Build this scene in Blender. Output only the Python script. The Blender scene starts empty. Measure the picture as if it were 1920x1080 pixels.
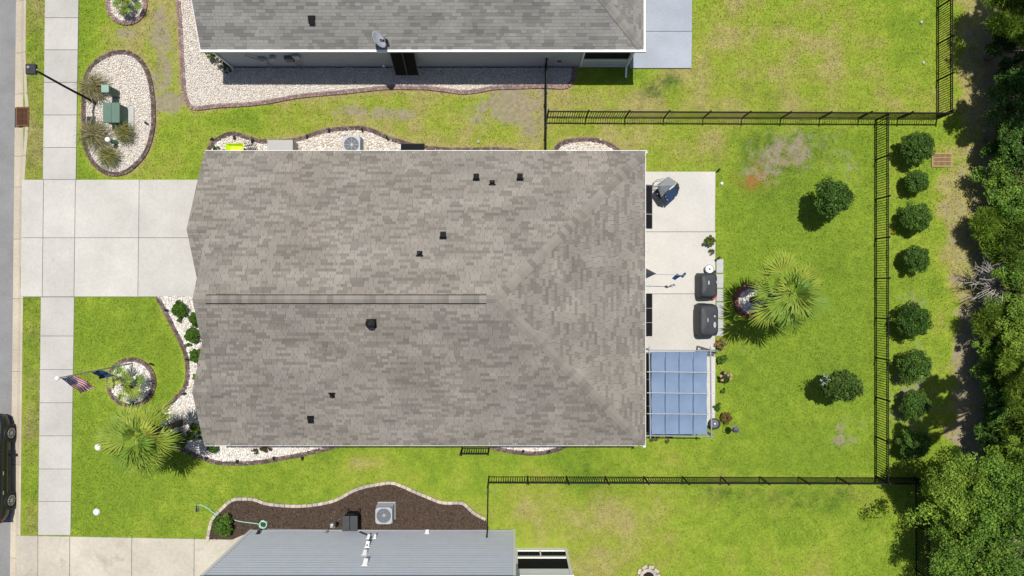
import bpy, bmesh, math, random
import numpy as np
from mathutils import Vector, Matrix, Euler

# ------------------------------------------------------------------ camera, sky, sun, exposure
scene = bpy.context.scene
H = 34.2          # camera height, metres
S = 39.36         # photo pixels per metre on the ground
cam_d = bpy.data.cameras.new('camera')
cam = bpy.data.objects.new('camera', cam_d)
scene.collection.objects.link(cam)
cam.location = (0, 0, H)
cam.rotation_euler = (0, 0, 0)
cam_d.sensor_width = 36.0
cam_d.lens = 36.0 * (S * H) / 1920.0
cam_d.clip_end = 2000
scene.camera = cam

SHADOW = Vector((-0.03, -0.25, -1.0))            # where a metre of height throws its shadow
sun_d = bpy.data.lights.new('sun', 'SUN')
sun_d.energy = 4.4
sun_d.angle = math.radians(0.53)
sun_d.color = (1.0, 0.96, 0.89)
sun = bpy.data.objects.new('sun', sun_d)
scene.collection.objects.link(sun)
sun.location = (0, 20, 60)
sun.rotation_euler = SHADOW.to_track_quat('-Z', 'Y').to_euler()

world = bpy.data.worlds.new('World')
scene.world = world
world.use_nodes = True
wn = world.node_tree
bg = wn.nodes['Background']
sky = wn.nodes.new('ShaderNodeTexSky')
sky.sky_type = 'NISHITA'
sky.sun_disc = False
sky.sun_elevation = math.atan2(1.0, math.hypot(SHADOW.x, SHADOW.y))
sky.sun_rotation = math.atan2(-SHADOW.x, -SHADOW.y)
wn.links.new(sky.outputs[0], bg.inputs[0])
bg.inputs[1].default_value = 0.075

scene.view_settings.view_transform = 'Standard'
scene.view_settings.look = 'None'
scene.view_settings.exposure = 0.22
scene.view_settings.gamma = 1.0
scene.view_settings.use_curve_mapping = False

# ------------------------------------------------------------------ helpers
COL = scene.collection
rng = np.random.default_rng(7)
random.seed(7)
ORG = {}

def W(px, py, z=0.0):
    """photo pixel seen at height z -> world point"""
    k = (H - z) / H / S
    return Vector(((px - 960) * k, -(py - 540) * k, z))

def G(px, py, z=0.0):
    """ground-plan position (pixel measured on the ground) lifted to z"""
    return Vector(((px - 960) / S, -(py - 540) / S, z))

def lin(r, g, b):
    f = lambda c: (c / 255 / 12.92) if c / 255 <= 0.04045 else ((c / 255 + 0.055) / 1.055) ** 2.4
    return (f(r), f(g), f(b))

class MB:
    def __init__(self):
        self.v = []; self.f = []; self.m = []; self.c = []
    def add(self, vs, fs, m=0, c=None):
        o = len(self.v)
        self.v += [tuple(p) for p in vs]
        for f in fs:
            self.f.append(tuple(i + o for i in f)); self.m.append(m); self.c.append(c or (1, 1, 1))
        return self
    def box(self, x0, x1, y0, y1, z0, z1, m=0, c=None, ch=0.0):
        if ch <= 0:
            vs = [(x0,y0,z0),(x1,y0,z0),(x1,y1,z0),(x0,y1,z0),(x0,y0,z1),(x1,y0,z1),(x1,y1,z1),(x0,y1,z1)]
            return self.add(vs, [(3,2,1,0),(4,5,6,7),(0,1,5,4),(1,2,6,5),(2,3,7,6),(3,0,4,7)], m, c)
        r = ch
        lay = [(z0, 0), (z1 - r, 0), (z1, r)]
        vs = []; fs = []
        for z, i in lay:
            a, b, cc, d = x0 + i, x1 - i, y0 + i, y1 - i
            k = r if i == 0 else r * 0.6
            vs += [(a+k,cc,z),(b-k,cc,z),(b,cc+k,z),(b,d-k,z),(b-k,d,z),(a+k,d,z),(a,d-k,z),(a,cc+k,z)]
        for L in range(2):
            for i in range(8):
                fs.append((L*8+i, L*8+(i+1)%8, L*8+8+(i+1)%8, L*8+8+i))
        fs.append(tuple(range(16, 24))); fs.append(tuple(range(7, -1, -1)))
        return self.add(vs, fs, m, c)
    def prism(self, poly, z0, z1, ch=0.0, m=0, c=None):
        """poly: list of (x,y) counter-clockwise or not; chamfered top"""
        a = sum(poly[i][0]*poly[(i+1)%len(poly)][1]-poly[(i+1)%len(poly)][0]*poly[i][1] for i in range(len(poly)))
        if a < 0: poly = poly[::-1]
        n = len(poly); cx = sum(p[0] for p in poly)/n; cy = sum(p[1] for p in poly)/n
        vs = [(p[0],p[1],z0) for p in poly] + [(p[0],p[1],z1-ch) for p in poly]
        fs = [tuple(range(n-1,-1,-1))]
        for i in range(n): fs.append((i,(i+1)%n,n+(i+1)%n,n+i))
        if ch > 0:
            for p in poly:
                d = math.hypot(p[0]-cx, p[1]-cy); k = max(0, (d-ch*1.4)/d) if d else 1
                vs.append((cx+(p[0]-cx)*k, cy+(p[1]-cy)*k, z1))
            for i in range(n): fs.append((n+i,n+(i+1)%n,2*n+(i+1)%n,2*n+i))
            fs.append(tuple(range(2*n,3*n)))
        else:
            fs.append(tuple(range(n,2*n)))
        return self.add(vs, fs, m, c)
    def tube(self, pts, r, n=8, m=0, c=None, cap=True):
        pts = [Vector(p) for p in pts]
        rs = r if isinstance(r, (list, tuple)) else [r]*len(pts)
        vs = []; fs = []; up = None
        for i, p in enumerate(pts):
            d = (pts[min(i+1,len(pts)-1)] - pts[max(i-1,0)]).normalized()
            if up is None:
                up = Vector((0,0,1)) if abs(d.z) < 0.9 else Vector((1,0,0))
            a = d.cross(up).normalized(); b = a.cross(d).normalized(); up = b
            for k in range(n):
                t = 2*math.pi*k/n
                vs.append(p + a*math.cos(t)*rs[i] + b*math.sin(t)*rs[i])
        for i in range(len(pts)-1):
            for k in range(n):
                fs.append((i*n+k, i*n+(k+1)%n, (i+1)*n+(k+1)%n, (i+1)*n+k))
        if cap:
            fs.append(tuple(range(n-1,-1,-1))); fs.append(tuple((len(pts)-1)*n+k for k in range(n)))
        return self.add(vs, fs, m, c)
    def lathe(self, prof, n=24, cx=0, cy=0, m=0, c=None):
        vs = []; fs = []
        for r, z in prof:
            for k in range(n):
                t = 2*math.pi*k/n
                vs.append((cx+r*math.cos(t), cy+r*math.sin(t), z))
        for i in range(len(prof)-1):
            for k in range(n):
                fs.append((i*n+k, i*n+(k+1)%n, (i+1)*n+(k+1)%n, (i+1)*n+k))
        fs.append(tuple(range(n-1,-1,-1))); fs.append(tuple((len(prof)-1)*n+k for k in range(n)))
        return self.add(vs, fs, m, c)
    def bar(self, p, q, w, h, m=0, c=None):
        """rectangular bar from p to q, width w sideways, height h"""
        p = Vector(p); q = Vector(q); d = (q-p).normalized()
        ref = Vector((0,0,1)) if abs(d.z) < 0.95 else Vector((0,1,0))
        a = d.cross(ref).normalized(); b = a.cross(d).normalized()
        vs = []
        for e in (p, q):
            for s, t in ((-1,-1),(1,-1),(1,1),(-1,1)):
                vs.append(e + a*s*w/2 + b*t*h/2)
        return self.add(vs, [(0,1,2,3),(7,6,5,4),(0,4,5,1),(1,5,6,2),(2,6,7,3),(3,7,4,0)], m, c)
    def build(self, name, mats, parent=None, smooth=False, local=False):
        if not isinstance(mats, (list, tuple)): mats = [mats]
        me = bpy.data.meshes.new(name)
        off = ORG.get(parent.name, Vector()) if (parent is not None and not local) else Vector()
        me.from_pydata([(p[0]-off[0], p[1]-off[1], p[2]-off[2]) for p in self.v], [], self.f)
        for mt in mats: me.materials.append(mt)
        if len(mats) > 1: me.polygons.foreach_set('material_index', self.m)
        if any(c != (1,1,1) for c in self.c):
            at = me.attributes.new('tint', 'FLOAT_COLOR', 'FACE')
            arr = np.ones((len(self.f), 4), np.float32); arr[:, :3] = self.c
            at.data.foreach_set('color', arr.ravel())
        bm = bmesh.new(); bm.from_mesh(me); bmesh.ops.recalc_face_normals(bm, faces=bm.faces); bm.to_mesh(me); bm.free()
        if smooth: me.polygons.foreach_set('use_smooth', [True]*len(me.polygons))
        o = bpy.data.objects.new(name, me); COL.objects.link(o)
        if parent is not None:
            o.parent = parent; ORG[o.name] = off
        return o

def np_mesh(name, verts, faces, mat, tint=None, parent=None, loc=None, smooth=False):
    """fast mesh: verts (n,3), faces (m,k)"""
    me = bpy.data.meshes.new(name)
    m, k = faces.shape
    me.vertices.add(len(verts)); me.vertices.foreach_set('co', np.ascontiguousarray(verts, np.float32).ravel())
    me.loops.add(m*k); me.loops.foreach_set('vertex_index', np.ascontiguousarray(faces, np.int32).ravel())
    me.polygons.add(m); me.polygons.foreach_set('loop_start', np.arange(0, m*k, k, dtype=np.int32))
    me.update(calc_edges=True)
    if smooth: me.polygons.foreach_set('use_smooth', np.ones(m, bool))
    if tint is not None:
        at = me.attributes.new('tint', 'FLOAT_COLOR', 'FACE')
        arr = np.ones((m, 4), np.float32); arr[:, :3] = tint
        at.data.foreach_set('color', arr.ravel())
    me.materials.append(mat)
    o = bpy.data.objects.new(name, me); COL.objects.link(o)
    if parent is not None: o.parent = parent
    if loc is not None: o.location = loc
    return o

def tag(o, label=None, cat=None, group=None, kind=None):
    if label: o['label'] = label
    if cat: o['category'] = cat
    if group: o['group'] = group
    if kind: o['kind'] = kind
    return o

def thing(name, loc, label, cat, group=None, rz=0.0):
    o = bpy.data.objects.new(name, None); COL.objects.link(o)
    o.empty_display_size = 0.2
    o.location = loc; o.rotation_euler = (0, 0, rz)
    ORG[o.name] = Vector(loc)
    return tag(o, label, cat, group)

def inst(name, me, parent, loc, rot=(0,0,0), sc=(1,1,1)):
    o = bpy.data.objects.new(name, me); COL.objects.link(o)
    off = ORG.get(parent.name, Vector()) if parent is not None else Vector()
    o.parent = parent
    o.location = (loc[0]-off[0], loc[1]-off[1], loc[2]-off[2]); o.rotation_euler = rot; o.scale = sc
    return o

def copy_tree(o, parent=None):
    c = o.copy(); COL.objects.link(c); c.parent = parent
    for ch in list(o.children): copy_tree(ch, c)
    return c

def inpoly(X, Y, poly):
    r = np.zeros(X.shape, bool); n = len(poly); j = n-1
    for i in range(n):
        xi, yi = poly[i][0], poly[i][1]; xj, yj = poly[j][0], poly[j][1]
        if yi != yj:
            c = ((yi > Y) != (yj > Y)) & (X < (xj-xi)*(Y-yi)/(yj-yi)+xi)
            r ^= c
        j = i
    return r

def smooth_line(pts, step=0.15, closed=False):
    """Catmull-Rom through pts (2-D), resampled at equal steps"""
    P = [Vector((p[0], p[1])) for p in pts]
    out = []; n = len(P)
    for i in range(n if closed else n-1):
        if closed: a, b, c, d = P[(i-1)%n], P[i], P[(i+1)%n], P[(i+2)%n]
        else: a, b, c, d = P[max(i-1,0)], P[i], P[i+1], P[min(i+2,n-1)]
        for k in range(12):
            t = k/12
            out.append(0.5*((2*b)+(c-a)*t+(2*a-5*b+4*c-d)*t*t+(3*b-a-3*c+d)*t**3))
    out.append(P[0] if closed else P[-1])
    res = [out[0]]; acc = 0
    L = sum((out[i+1]-out[i]).length for i in range(len(out)-1))
    m = max(2, round(L/step)); st = L/m; nxt = st
    for i in range(len(out)-1):
        d = (out[i+1]-out[i]).length
        while acc + d >= nxt - 1e-6 and d > 0:
            res.append(out[i] + (out[i+1]-out[i])*((nxt-acc)/d)); nxt += st
        acc += d
    return res

# ------------------------------------------------------------------ materials
class N:
    def __init__(self, name):
        self.mat = bpy.data.materials.new(name); self.mat.use_nodes = True
        self.t = self.mat.node_tree; self.b = self.t.nodes['Principled BSDF']
    def n(self, ty, **kw):
        x = self.t.nodes.new(ty)
        for k, v in kw.items(): setattr(x, k, v)
        return x
    def L(self, a, b): self.t.links.new(a, b)
    def coord(self, what='Object'):
        return self.n('ShaderNodeTexCoord').outputs[what]
    def noise(self, scale, detail=3, rough=0.55, vec=None, dist=0.0):
        x = self.n('ShaderNodeTexNoise'); x.inputs['Scale'].default_value = scale
        x.inputs['Detail'].default_value = detail; x.inputs['Roughness'].default_value = rough
        x.inputs['Distortion'].default_value = dist
        self.L(vec if vec is not None else self.geo(), x.inputs['Vector'])
        return x.outputs['Fac']
    def geo(self):
        return self.n('ShaderNodeNewGeometry').outputs['Position']
    def math(self, op, a, b=None, clamp=False):
        x = self.n('ShaderNodeMath', operation=op); x.use_clamp = clamp
        for i, v in enumerate((a, b)):
            if v is None: continue
            if isinstance(v, (int, float)): x.inputs[i].default_value = v
            else: self.L(v, x.inputs[i])
        return x.outputs[0]
    def ramp(self, fac, stops, interp='LINEAR'):
        x = self.n('ShaderNodeValToRGB'); r = x.color_ramp; r.interpolation = interp
        r.elements[0].position = stops[0][0]; r.elements[1].position = stops[-1][0]
        for s in stops[1:-1]: r.elements.new(s[0])
        for e, s in zip(r.elements, stops):
            c = s[1]; e.color = (c, c, c, 1) if isinstance(c, (int, float)) else (*c, 1)
        self.L(fac, x.inputs[0])
        return x.outputs[0]
    def mix(self, fac, a, b, mode='MIX'):
        x = self.n('ShaderNodeMix', data_type='RGBA', blend_type=mode)
        for sock, v in ((x.inputs[0], fac), (x.inputs[6], a), (x.inputs[7], b)):
            if isinstance(v, (int, float)): sock.default_value = v
            elif isinstance(v, tuple): sock.default_value = (*v, 1)
            else: self.L(v, sock)
        return x.outputs[2]
    def attr(self, name, out='Fac'):
        x = self.n('ShaderNodeAttribute'); x.attribute_name = name
        return x.outputs[out]
    def bump(self, h, strength=0.4, dist=0.02):
        x = self.n('ShaderNodeBump'); x.inputs['Strength'].default_value = strength; x.inputs['Distance'].default_value = dist
        self.L(h, x.inputs['Height']); self.L(x.outputs[0], self.b.inputs['Normal'])
    def done(self, color=None, rough=0.8, metal=0.0, spec=0.3):
        if color is not None:
            if isinstance(color, tuple): self.b.inputs['Base Color'].default_value = (*color, 1)
            else: self.L(color, self.b.inputs['Base Color'])
        self.b.inputs['Roughness'].default_value = rough; self.b.inputs['Metallic'].default_value = metal
        self.b.inputs['Specular IOR Level'].default_value = spec
        return self.mat

def plain(name, col, rough=0.6, metal=0.0, var=0.12, scale=6.0, spec=0.35, bump=0.0):
    m = N(name)
    f = m.noise(scale, 4, 0.6)
    v = m.ramp(f, [(0.25, 1-var), (0.75, 1+var)])
    c = m.mix(1.0, col, v, 'MULTIPLY')
    if bump: m.bump(m.noise(scale*8, 3), bump, 0.01)
    return m.done(c, rough, metal, spec)

def tinted(name, rough=0.85, var=0.15, scale=40.0, bump=0.0, spec=0.2):
    m = N(name)
    v = m.ramp(m.noise(scale, 3, 0.6), [(0.25, 1-var), (0.75, 1+var)])
    c = m.mix(1.0, m.attr('tint', 'Color'), v, 'MULTIPLY')
    if bump: m.bump(m.noise(scale, 3), bump, 0.01)
    return m.done(c, rough, 0, spec)

def leafmat(name, col=None, trans=0.3, hue=0.0, rough=0.65, spec=0.12):
    m = N(name)
    c = m.attr('tint', 'Color') if col is None else col
    if hue:
        r = m.n('ShaderNodeObjectInfo').outputs['Random']
        c = m.mix(m.ramp(r, [(0.0, 0.05), (0.6, 0.45), (1.0, 1.0)]), c if not isinstance(c, tuple) else c, hue)
    m.done(c, rough, 0, spec)
    tr = m.n('ShaderNodeBsdfTranslucent')
    if isinstance(c, tuple): tr.inputs[0].default_value = (*c, 1)
    else: m.L(c, tr.inputs[0])
    mx = m.n('ShaderNodeMixShader'); mx.inputs[0].default_value = trans
    m.L(m.b.outputs[0], mx.inputs[1]); m.L(tr.outputs[0], mx.inputs[2])
    m.L(mx.outputs[0], m.t.nodes['Material Output'].inputs['Surface'])
    return m.mat

def concrete(name, col, stain=0.1, big=0.12, blotch=None):
    m = N(name)
    p = m.geo()
    r = m.n('ShaderNodeObjectInfo').outputs['Random']
    a = m.ramp(m.noise(0.5, 5, 0.6, p), [(0.3, 1-big), (0.7, 1+big*0.5)])
    b = m.ramp(m.noise(9, 4, 0.65, p), [(0.3, 1-stain), (0.7, 1+stain*0.6)])
    c = m.mix(1.0, m.mix(1.0, col, a, 'MULTIPLY'), b, 'MULTIPLY')
    c = m.mix(1.0, c, m.ramp(r, [(0, 0.90), (1, 1.05)]), 'MULTIPLY')
    sp = m.ramp(m.noise(2.4, 6, 0.72, p, 0.4), [(0.60, 0.0), (0.78, 1.0)])
    c = m.mix(m.math('MULTIPLY', sp, 0.35), c, (0.22, 0.19, 0.15))
    if blotch:
        f = m.ramp(m.noise(0.9, 6, 0.7, p, 0.6), [(0.56, 0.0), (0.72, 1.0)])
        c = m.mix(m.math('MULTIPLY', f, 0.55), c, blotch)
    m.bump(m.noise(60, 3, 0.6, p), 0.15, 0.004)
    return m.done(c, 0.85, 0, 0.2)

M = {}
M['walk'] = concrete('sidewalk_concrete', (0.43, 0.415, 0.385), 0.08, 0.12)
M['drive'] = concrete('driveway_concrete', (0.465, 0.45, 0.415), 0.09, 0.12)
M['patio'] = concrete('patio_concrete', (0.50, 0.48, 0.44), 0.07, 0.09)
M['patio_blue'] = concrete('grey_patio_concrete', (0.33, 0.36, 0.41), 0.07, 0.14)
M['drive_tan'] = concrete('stained_concrete', (0.46, 0.42, 0.35), 0.12, 0.16, (0.2, 0.19, 0.16))
M['gutter_tan'] = concrete('kerb_concrete', (0.47, 0.41, 0.32), 0.12, 0.14)
M['joint'] = plain('joint_soil', (0.10, 0.095, 0.08), 0.95)
M['paver'] = concrete('paver_concrete', (0.40, 0.40, 0.39), 0.12, 0.1)
m = N('asphalt'); p = m.geo()
c = m.mix(m.ramp(m.noise(70, 3, 0.7, p), [(0.35, 0.0), (0.7, 1.0)]), (0.15, 0.15, 0.152), (0.29, 0.285, 0.28))
c = m.mix(1.0, c, m.ramp(m.noise(0.7, 4, 0.6, p), [(0.3, 0.85), (0.7, 1.1)]), 'MULTIPLY')
m.bump(m.noise(90, 3, 0.6, p), 0.4, 0.01); M['asphalt'] = m.done(c, 0.9, 0, 0.2)
m = N('asphalt_shingle'); p = m.geo()
c = m.mix(1.0, m.attr('tint', 'Color'), m.ramp(m.noise(55, 3, 0.6, p), [(0.25, 0.87), (0.75, 1.13)]), 'MULTIPLY')
c = m.mix(1.0, c, m.ramp(m.noise(0.55, 5, 0.65, p), [(0.3, 0.90), (0.7, 1.07)]), 'MULTIPLY')
m.bump(m.noise(55, 3), 0.25, 0.01); M['shingle'] = m.done(c, 0.92, 0, 0.12)
M['deck'] = plain('roof_felt', (0.06, 0.058, 0.055), 0.95)
M['roof_far'] = plain('far_shingle', (0.17, 0.165, 0.155), 0.92, 0, 0.25, 8)
M['white'] = plain('white_paint', (0.80, 0.80, 0.79), 0.45, 0, 0.04)
M['siding_w'] = plain('white_siding', (0.53, 0.56, 0.62), 0.5, 0, 0.05, 2)
M['siding_g'] = plain('grey_siding', (0.37, 0.38, 0.43), 0.6, 0, 0.05, 3)
M['siding_b'] = plain('beige_siding', (0.5, 0.46, 0.4), 0.6, 0, 0.05, 3)
M['black'] = plain('black_metal', (0.009, 0.009, 0.010), 0.6, 0, 0.2, 12, 0.18)
M['blackflat'] = plain('black_plastic', (0.022, 0.023, 0.026), 0.55, 0, 0.2, 12)
M['screen'] = plain('dark_screen', (0.010, 0.010, 0.012), 0.8, 0, 0.15, 3, 0.1)
M['slate'] = plain('charcoal_cover', (0.034, 0.037, 0.043), 0.6, 0, 0.22, 5, 0.4, 0.2)
M['grey'] = plain('grey_metal', (0.36, 0.37, 0.38), 0.4, 0.3, 0.08)
M['acgrey'] = plain('ac_paint', (0.31, 0.33, 0.37), 0.45, 0, 0.06)
M['acdark'] = plain('ac_louvre', (0.10, 0.11, 0.12), 0.6, 0, 0.15)
M['beige'] = plain('beige_cabinet', (0.33, 0.32, 0.31), 0.5, 0, 0.05)
M['lime'] = plain('lime_plastic', (0.56, 0.75, 0.02), 0.4, 0, 0.05)
M['green'] = plain('green_enamel', (0.085, 0.15, 0.112), 0.5, 0, 0.1, 4)
M['green_pale'] = plain('faded_green_enamel', (0.22, 0.33, 0.275), 0.5, 0, 0.06, 4)
M['green_dark'] = plain('dark_green_enamel', (0.05, 0.12, 0.085), 0.5, 0, 0.1, 4)
M['rust'] = plain('rusty_iron', (0.17, 0.075, 0.035), 0.85, 0.2, 0.35, 14)
M['rustpale'] = plain('pale_rusty_iron', (0.36, 0.24, 0.12), 0.85, 0.1, 0.3, 14)
M['void'] = plain('dark_pit', (0.012, 0.011, 0.01), 0.95)
M['bark'] = plain('bark', (0.13, 0.10, 0.075), 0.95, 0, 0.4, 9, 0.1, 0.6)
M['greybark'] = plain('grey_twig', (0.40, 0.37, 0.33), 0.95, 0, 0.3, 9, 0.1)
M['palmbark'] = plain('palm_bark', (0.10, 0.08, 0.055), 0.95, 0, 0.4, 14, 0.1, 0.7)
M['brick'] = tinted('edging_brick', 0.9, 0.25, 22, 0.4)
M['stone'] = tinted('gravel_stone', 0.85, 0.12, 30)
M['chip'] = tinted('mulch_chip', 0.95, 0.2, 30)
M['leaf'] = leafmat('leaf', None, 0.34)
M['blade'] = leafmat('grass_blade', None, 0.25, 0.0, 0.7, 0.15)
M['frond'] = leafmat('palm_frond', (0.13, 0.24, 0.03), 0.25, (0.36, 0.40, 0.06), 0.5, 0.2)
M['petal'] = leafmat('petal', None, 0.2, 0.0, 0.6)
M['canvas'] = None
m = N('blue_canvas')
c = m.mix(m.ramp(m.noise(1.6, 4), [(0.3, 0.0), (0.7, 1.0)]), (0.145, 0.20, 0.295), (0.17, 0.23, 0.335))
m.bump(m.noise(5, 5, 0.6), 0.25, 0.02)
M['canvas'] = m.done(c, 0.85, 0, 0.15)
M['pole'] = plain('pergola_steel', (0.20, 0.215, 0.235), 0.45, 0.2, 0.08)
M['navy'] = plain('navy_fabric', (0.025, 0.055, 0.13), 0.8, 0, 0.2, 8)
M['flagblue'] = plain('flag_blue', (0.018, 0.028, 0.20), 0.8, 0, 0.1)
M['flagred'] = plain('flag_red', (0.50, 0.02, 0.05), 0.8, 0, 0.1)
M['flagwhite'] = plain('flag_white', (0.72, 0.70, 0.74), 0.8, 0, 0.05)
M['royal'] = plain('royal_blue_cloth', (0.02, 0.09, 0.38), 0.7, 0, 0.2, 8)
M['fabgrey'] = plain('grey_fabric', (0.20, 0.21, 0.22), 0.85, 0, 0.15, 8)
M['carpaint'] = plain('dark_car_paint', (0.02, 0.022, 0.018), 0.22, 0.3, 0.1, 3, 0.6)
M['glass'] = plain('dark_glass', (0.012, 0.014, 0.016), 0.06, 0, 0.05, 2, 0.6)
M['rubber'] = plain('tyre_rubber', (0.018, 0.018, 0.018), 0.8)
M['alloy'] = plain('alloy', (0.55, 0.56, 0.57), 0.3, 0.7, 0.05)
M['terracotta'] = plain('terracotta', (0.40, 0.13, 0.06), 0.8)
M['hose'] = plain('mint_hose', (0.30, 0.60, 0.48), 0.5)
M['soil'] = plain('potting_soil', (0.06, 0.045, 0.03), 0.95, 0, 0.3, 20)

# ------------------------------------------------------------------ bed outlines (photo pixels on the ground)
def zr(pts, ox, oy, k): return [(ox+x*k, oy+y*k) for x, y in pts]
BED_N = [(334,-60),(335,0),(339.7,65),(343,125),(346,168),(352,192),(364,203),(385,202),(411,199),(485,194),(557,181.5),(610,176),(654,172),(728,164.6),(775,165),(797,165),(836,169.5),(868,173.4),(901,170),(927,165),(975,163.6),(1018,162),(1058,163.5),(1071,155.5),(1076,139),(1076,127)]
BED_EGG = zr([(500,450),(530,390),(580,345),(640,315),(720,303),(790,330),(840,390),(870,470),(885,560),(890,650),(888,730),(870,820),(840,890),(790,950),(730,995),(660,1008),(600,990),(545,945),(510,880),(493,820),(489,740),(487,650),(488,590),(492,510)], 0, 0, .3241)
BED_C = [(392,316),(392,296),(393,281),(399,269),(411,260),(427,252.6),(441,251),(458,256),(477,262),(495,265.6),(520,266),(549,263.6),(567,259.7),(591,251),(614,245),(645,241.7),(677,240.5),(700,246),(726,258),(765,270),(797,277),(846,281),(894,281),(943,280.7),(969,284),(985,292),(990,316)]
BED_D = [(1036,312),(1038,290),(1046,275),(1062,266),(1090,262),(1115,263),(1137,269),(1154,279),(1163,290),(1166,312)]
BED_E = [(295,556),(300,564),(310,583),(323,608),(338,638),(348,661),(352.6,688),(351,715),(344,732),(327,750),(307,772),(300,790),(306,812),(322,830),(338,840),(355,847),(385,860),(409,867),(438,868.5),(465,868),(498,864.5),(534,858),(571,851),(595,845),(624,838),(650,829),(664,815),(668,800)]
BED_S = [(900,802),(908,826),(922,838),(945,844),(975,848.5),(1000,850),(1028,847),(1055,838),(1070,822),(1074,802)]
BED_M = [(390,1014),(391,1008),(393,993),(400,971),(414,956),(431,940),(443,935),(460,935),(479,936),(496,943),(518,946),(546,948),(575,947.6),(602,944),(631,936.7),(655,923.5),(674,915),(700,909),(725,905),(738,905),(750,909),(779,922),(808,934),(831,942),(862,942),(872,945),(887,960),(900,967.5),(911,973)]
def circ(cx, cy, r, n=28, ry=None): return [(cx+r*math.cos(2*math.pi*i/n), cy+(ry or r)*math.sin(2*math.pi*i/n)) for i in range(n)]
RING_F = circ(247, 717, 43); RING_G = circ(238, 9, 35); RING_H = circ(1407, 564, 28)

POLY = {
 'N': BED_N+[(440,127),(440,-60)], 'egg': BED_EGG, 'C': BED_C, 'D': BED_D,
 'E': BED_E+[(440,800),(440,556)], 'S': BED_S, 'M': BED_M+[(915,995),(470,995),(436,1014)],
 'F': circ(247, 717, 40), 'G': circ(238, 9, 32), 'H': circ(1407, 564, 24)}
EXCL = list(POLY.values())
EXCL += [[(-60,-60),(50,-60),(52,330),(44,560),(36,1140),(-60,1140)],                 # street and kerb
         [(85,-60),(148,-60),(147,337),(141,556),(133,1003),(132,1140),(72,1140),(75,1003),(79,556),(84,337)],
         [(46,337),(445,335),(445,556),(44,557)], [(37,1003),(436,1011),(436,1140),(35,1140)],
         [(1180,-60),(1297,-60),(1297,129),(1180,129)], [(1170,322),(1341,322),(1340,800),(1170,800)],
         [(1340,485),(1357,485),(1355,632),(1340,632)],
         [(428,303),(1190,305),(1190,812),(424,812)], [(424,-60),(1178,-60),(1178,126),(424,126)],
         [(470,993),(1064,993),(1064,1140),(470,1140)]]

# ------------------------------------------------------------------ ground
def sstep(a, b, x):
    t = np.clip((x-a)/(b-a), 0, 1); return t*t*(3-2*t)
def ell(X, Y, cx, cy, rx, ry, soft=1.0):
    return np.exp(-(((X-cx)/rx)**2+((Y-cy)/ry)**2)*soft)
def vnoise(X, Y, seed):
    r = np.random.default_rng(seed); T = r.random((256, 256))
    xi = np.floor(X).astype(int); yi = np.floor(Y).astype(int); fx = X-xi; fy = Y-yi
    fx = fx*fx*(3-2*fx); fy = fy*fy*(3-2*fy)
    a = T[yi % 256, xi % 256]; b = T[yi % 256, (xi+1) % 256]; c = T[(yi+1) % 256, xi % 256]; d = T[(yi+1) % 256, (xi+1) % 256]
    return (a*(1-fx)+b*fx)*(1-fy)+(c*(1-fx)+d*fx)*fy
def fbm(X, Y, seed, o=4):
    s = 0; a = .5; t = 0
    for i in range(o):
        s = s+a*vnoise(X*2**i, Y*2**i, seed+i); t += a; a *= .55
    return s/t
def segdist(X, Y, line):
    D = np.full(X.shape, 1e9)
    for (ax, ay), (bx, by) in zip(line[:-1], line[1:]):
        dx, dy = bx-ax, by-ay; L = dx*dx+dy*dy+1e-9
        t = np.clip(((X-ax)*dx+(Y-ay)*dy)/L, 0, 1)
        D = np.minimum(D, np.hypot(X-ax-t*dx, Y-ay-t*dy))
    return D

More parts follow.
